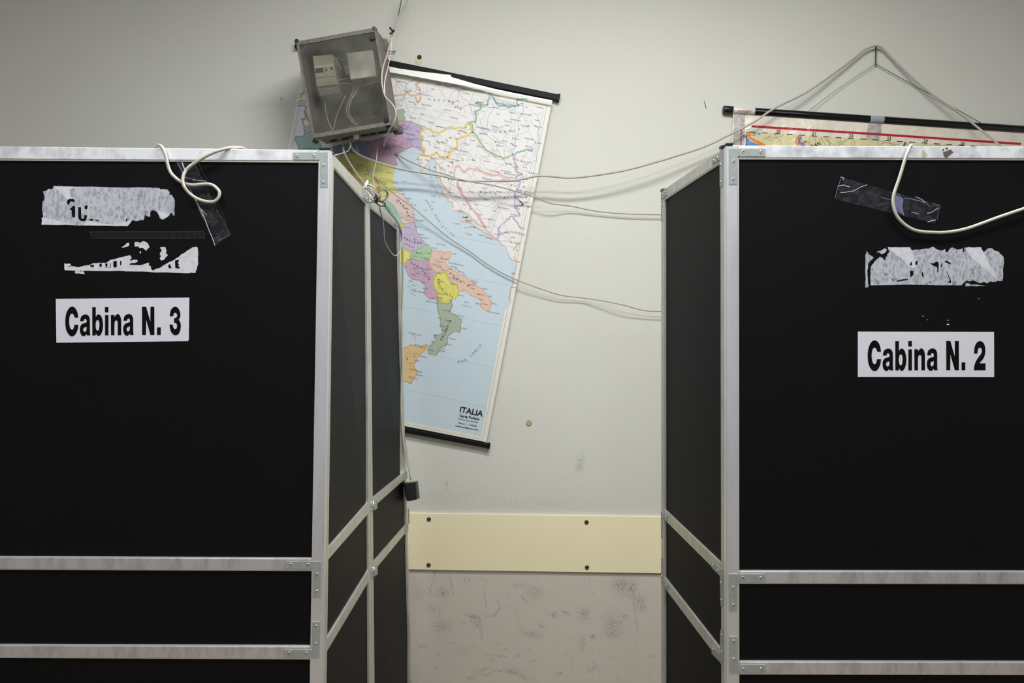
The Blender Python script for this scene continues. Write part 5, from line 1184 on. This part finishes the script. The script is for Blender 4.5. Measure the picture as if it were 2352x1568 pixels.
# cable loop taped on the left booth front
cable('taped_cable', [(356, 345, 1.81), (359, 337, 1.80), (363, 333.2, 1.785), (370, 335.5, 1.77), (375.5, 343, 1.765), (380.5, 358, 1.765), (384, 373, 1.766), (388, 387, 1.768), (394, 399, 1.768), (404, 409, 1.769), (415, 417, 1.77), (427, 422, 1.77), (438, 424.3, 1.769), (449, 424.6, 1.768), (464, 423, 1.768), (478, 422.7, 1.769), (489, 425.5, 1.77), (497, 431.6, 1.77), (503, 439, 1.77), (504, 446, 1.77), (502, 453, 1.77), (497, 459.5, 1.77), (490, 463, 1.77), (481, 463.7, 1.77), (470, 462, 1.77), (458.6, 458.5, 1.769), (449, 454, 1.768), (439.5, 447.6, 1.766), (431, 440, 1.762), (425, 431.6, 1.758), (421, 423, 1.757), (419.7, 412.5, 1.758), (421.5, 402, 1.76), (426.7, 391.7, 1.763), (434, 383.5, 1.764), (442.7, 377.4, 1.765), (455, 369.5, 1.764), (468, 361.5, 1.763), (484, 353, 1.763), (500, 346.5, 1.765), (515, 342, 1.77), (528.7, 339.2, 1.778), (542, 338.5, 1.79), (556, 340, 1.81), (566, 345, 1.84)], 0.0036, CABW, 'ivory cable in a loop taped to the front of the left booth', 5)
cable('taped_cable', [(2098, 352, 1.74), (2099, 342, 1.73), (2096, 334, 1.715), (2090, 336, 1.697), (2086, 346, 1.690), (2080, 362, 1.689), (2073, 385, 1.691), (2066, 408, 1.693), (2059, 428, 1.695), (2053.5, 445, 1.696), (2051.2, 460, 1.697), (2052.5, 474, 1.697), (2056, 487, 1.697), (2063, 500, 1.697), (2074, 512, 1.697), (2086, 521, 1.697), (2100, 528, 1.697), (2118, 532, 1.697), (2140, 533.3, 1.697), (2165, 533.8, 1.697), (2195, 530.5, 1.697), (2225, 523.5, 1.697), (2255, 513, 1.696), (2290, 500, 1.695), (2325, 488, 1.694), (2362, 475, 1.693), (2420, 450, 1.692), (2480, 400, 1.688), (2510, 345, 1.686), (2516, 331, 1.70), (2520, 345, 1.74)], 0.0034, CABW, 'ivory cable hooked over the right booth and taped in a wide bow', 6)

# ------------------------------------------------------------------ little things on the wall
PUT = mat('old_putty', (206, 200, 172), 0.8, noise=(200, 0.8, (176, 150, 104)))
h0 = empty('wall_plug_hole', P(963, 133, WALLY), 'screw hole with chipped filler in the wall above the map', 'wall plug')
prism('filler', wsurf, [(956, 131), (960, 134), (968, 133), (971, 138), (969, 145), (963, 148), (955, 146), (952, 140)], 0.0012, 0.0011, PUT, h0, 0.0005)
cc = P(963.6, 131.5, WALLY); cyl('plug', cc, cc+Vector((0, -0.005, 0.001)), 0.0085, mat('rusty_plug', (44, 34, 28), 0.7), h0, 16, 0.001)
cc = P(1215, 970.5, WALLY); k1 = cyl('wall_plug', cc, cc+Vector((0, -0.004, 0)), 0.0115, mat('plug_cap', (168, 162, 132), 0.6, noise=(200, 0.5, (140, 134, 104))), None, 20, 0.0015)
setp(k1, 'round greenish plastic plug in the wall below the map', 'wall plug')
fl = prism('wall_stain', wsurf, [(643, 226), (647, 223), (650, 226), (648, 230), (644, 229)], 0.0004, 0.0003, mat('green_stain', (168, 168, 110), 0.8), None)
setp(fl, 'tiny yellow-green paint fleck on the wall left of the map', 'stain')
MK = clear_mat('pencil_mark', 0.45, 0.8, 0.0, 300)
WS = Sheet(lambda x, y, L: P(x, y, WALLY-0.0004))
MKM = mat('faint_pencil', (205, 203, 196), 0.8)
WS.line(frac([(1604, 160), (1610, 200), (1618, 235), (1626, 270), (1645, 302)], 1.5, 3, False), 1.4, MKM, 0)
WS.line(frac([(1618, 232), (1622, 250)], 1, 2, False), 2.6, MKM, 0)
WS.line(frac([(2266, 212), (2268, 235), (2262, 262)], 2, 3, False), 1.8, MKM, 0)
ws = WS.build('pencil_marks', None); setp(ws, 'faint grey scuff lines on the upper right of the wall', 'scuff marks', kind='stuff')

for m_ in bpy.data.materials:
    if m_.name.startswith('lam'):
        for n_2 in m_.node_tree.nodes:
            if n_2.type == 'BUMP': n_2.inputs['Distance'].default_value = 0.02; n_2.inputs['Strength'].default_value = 1.0
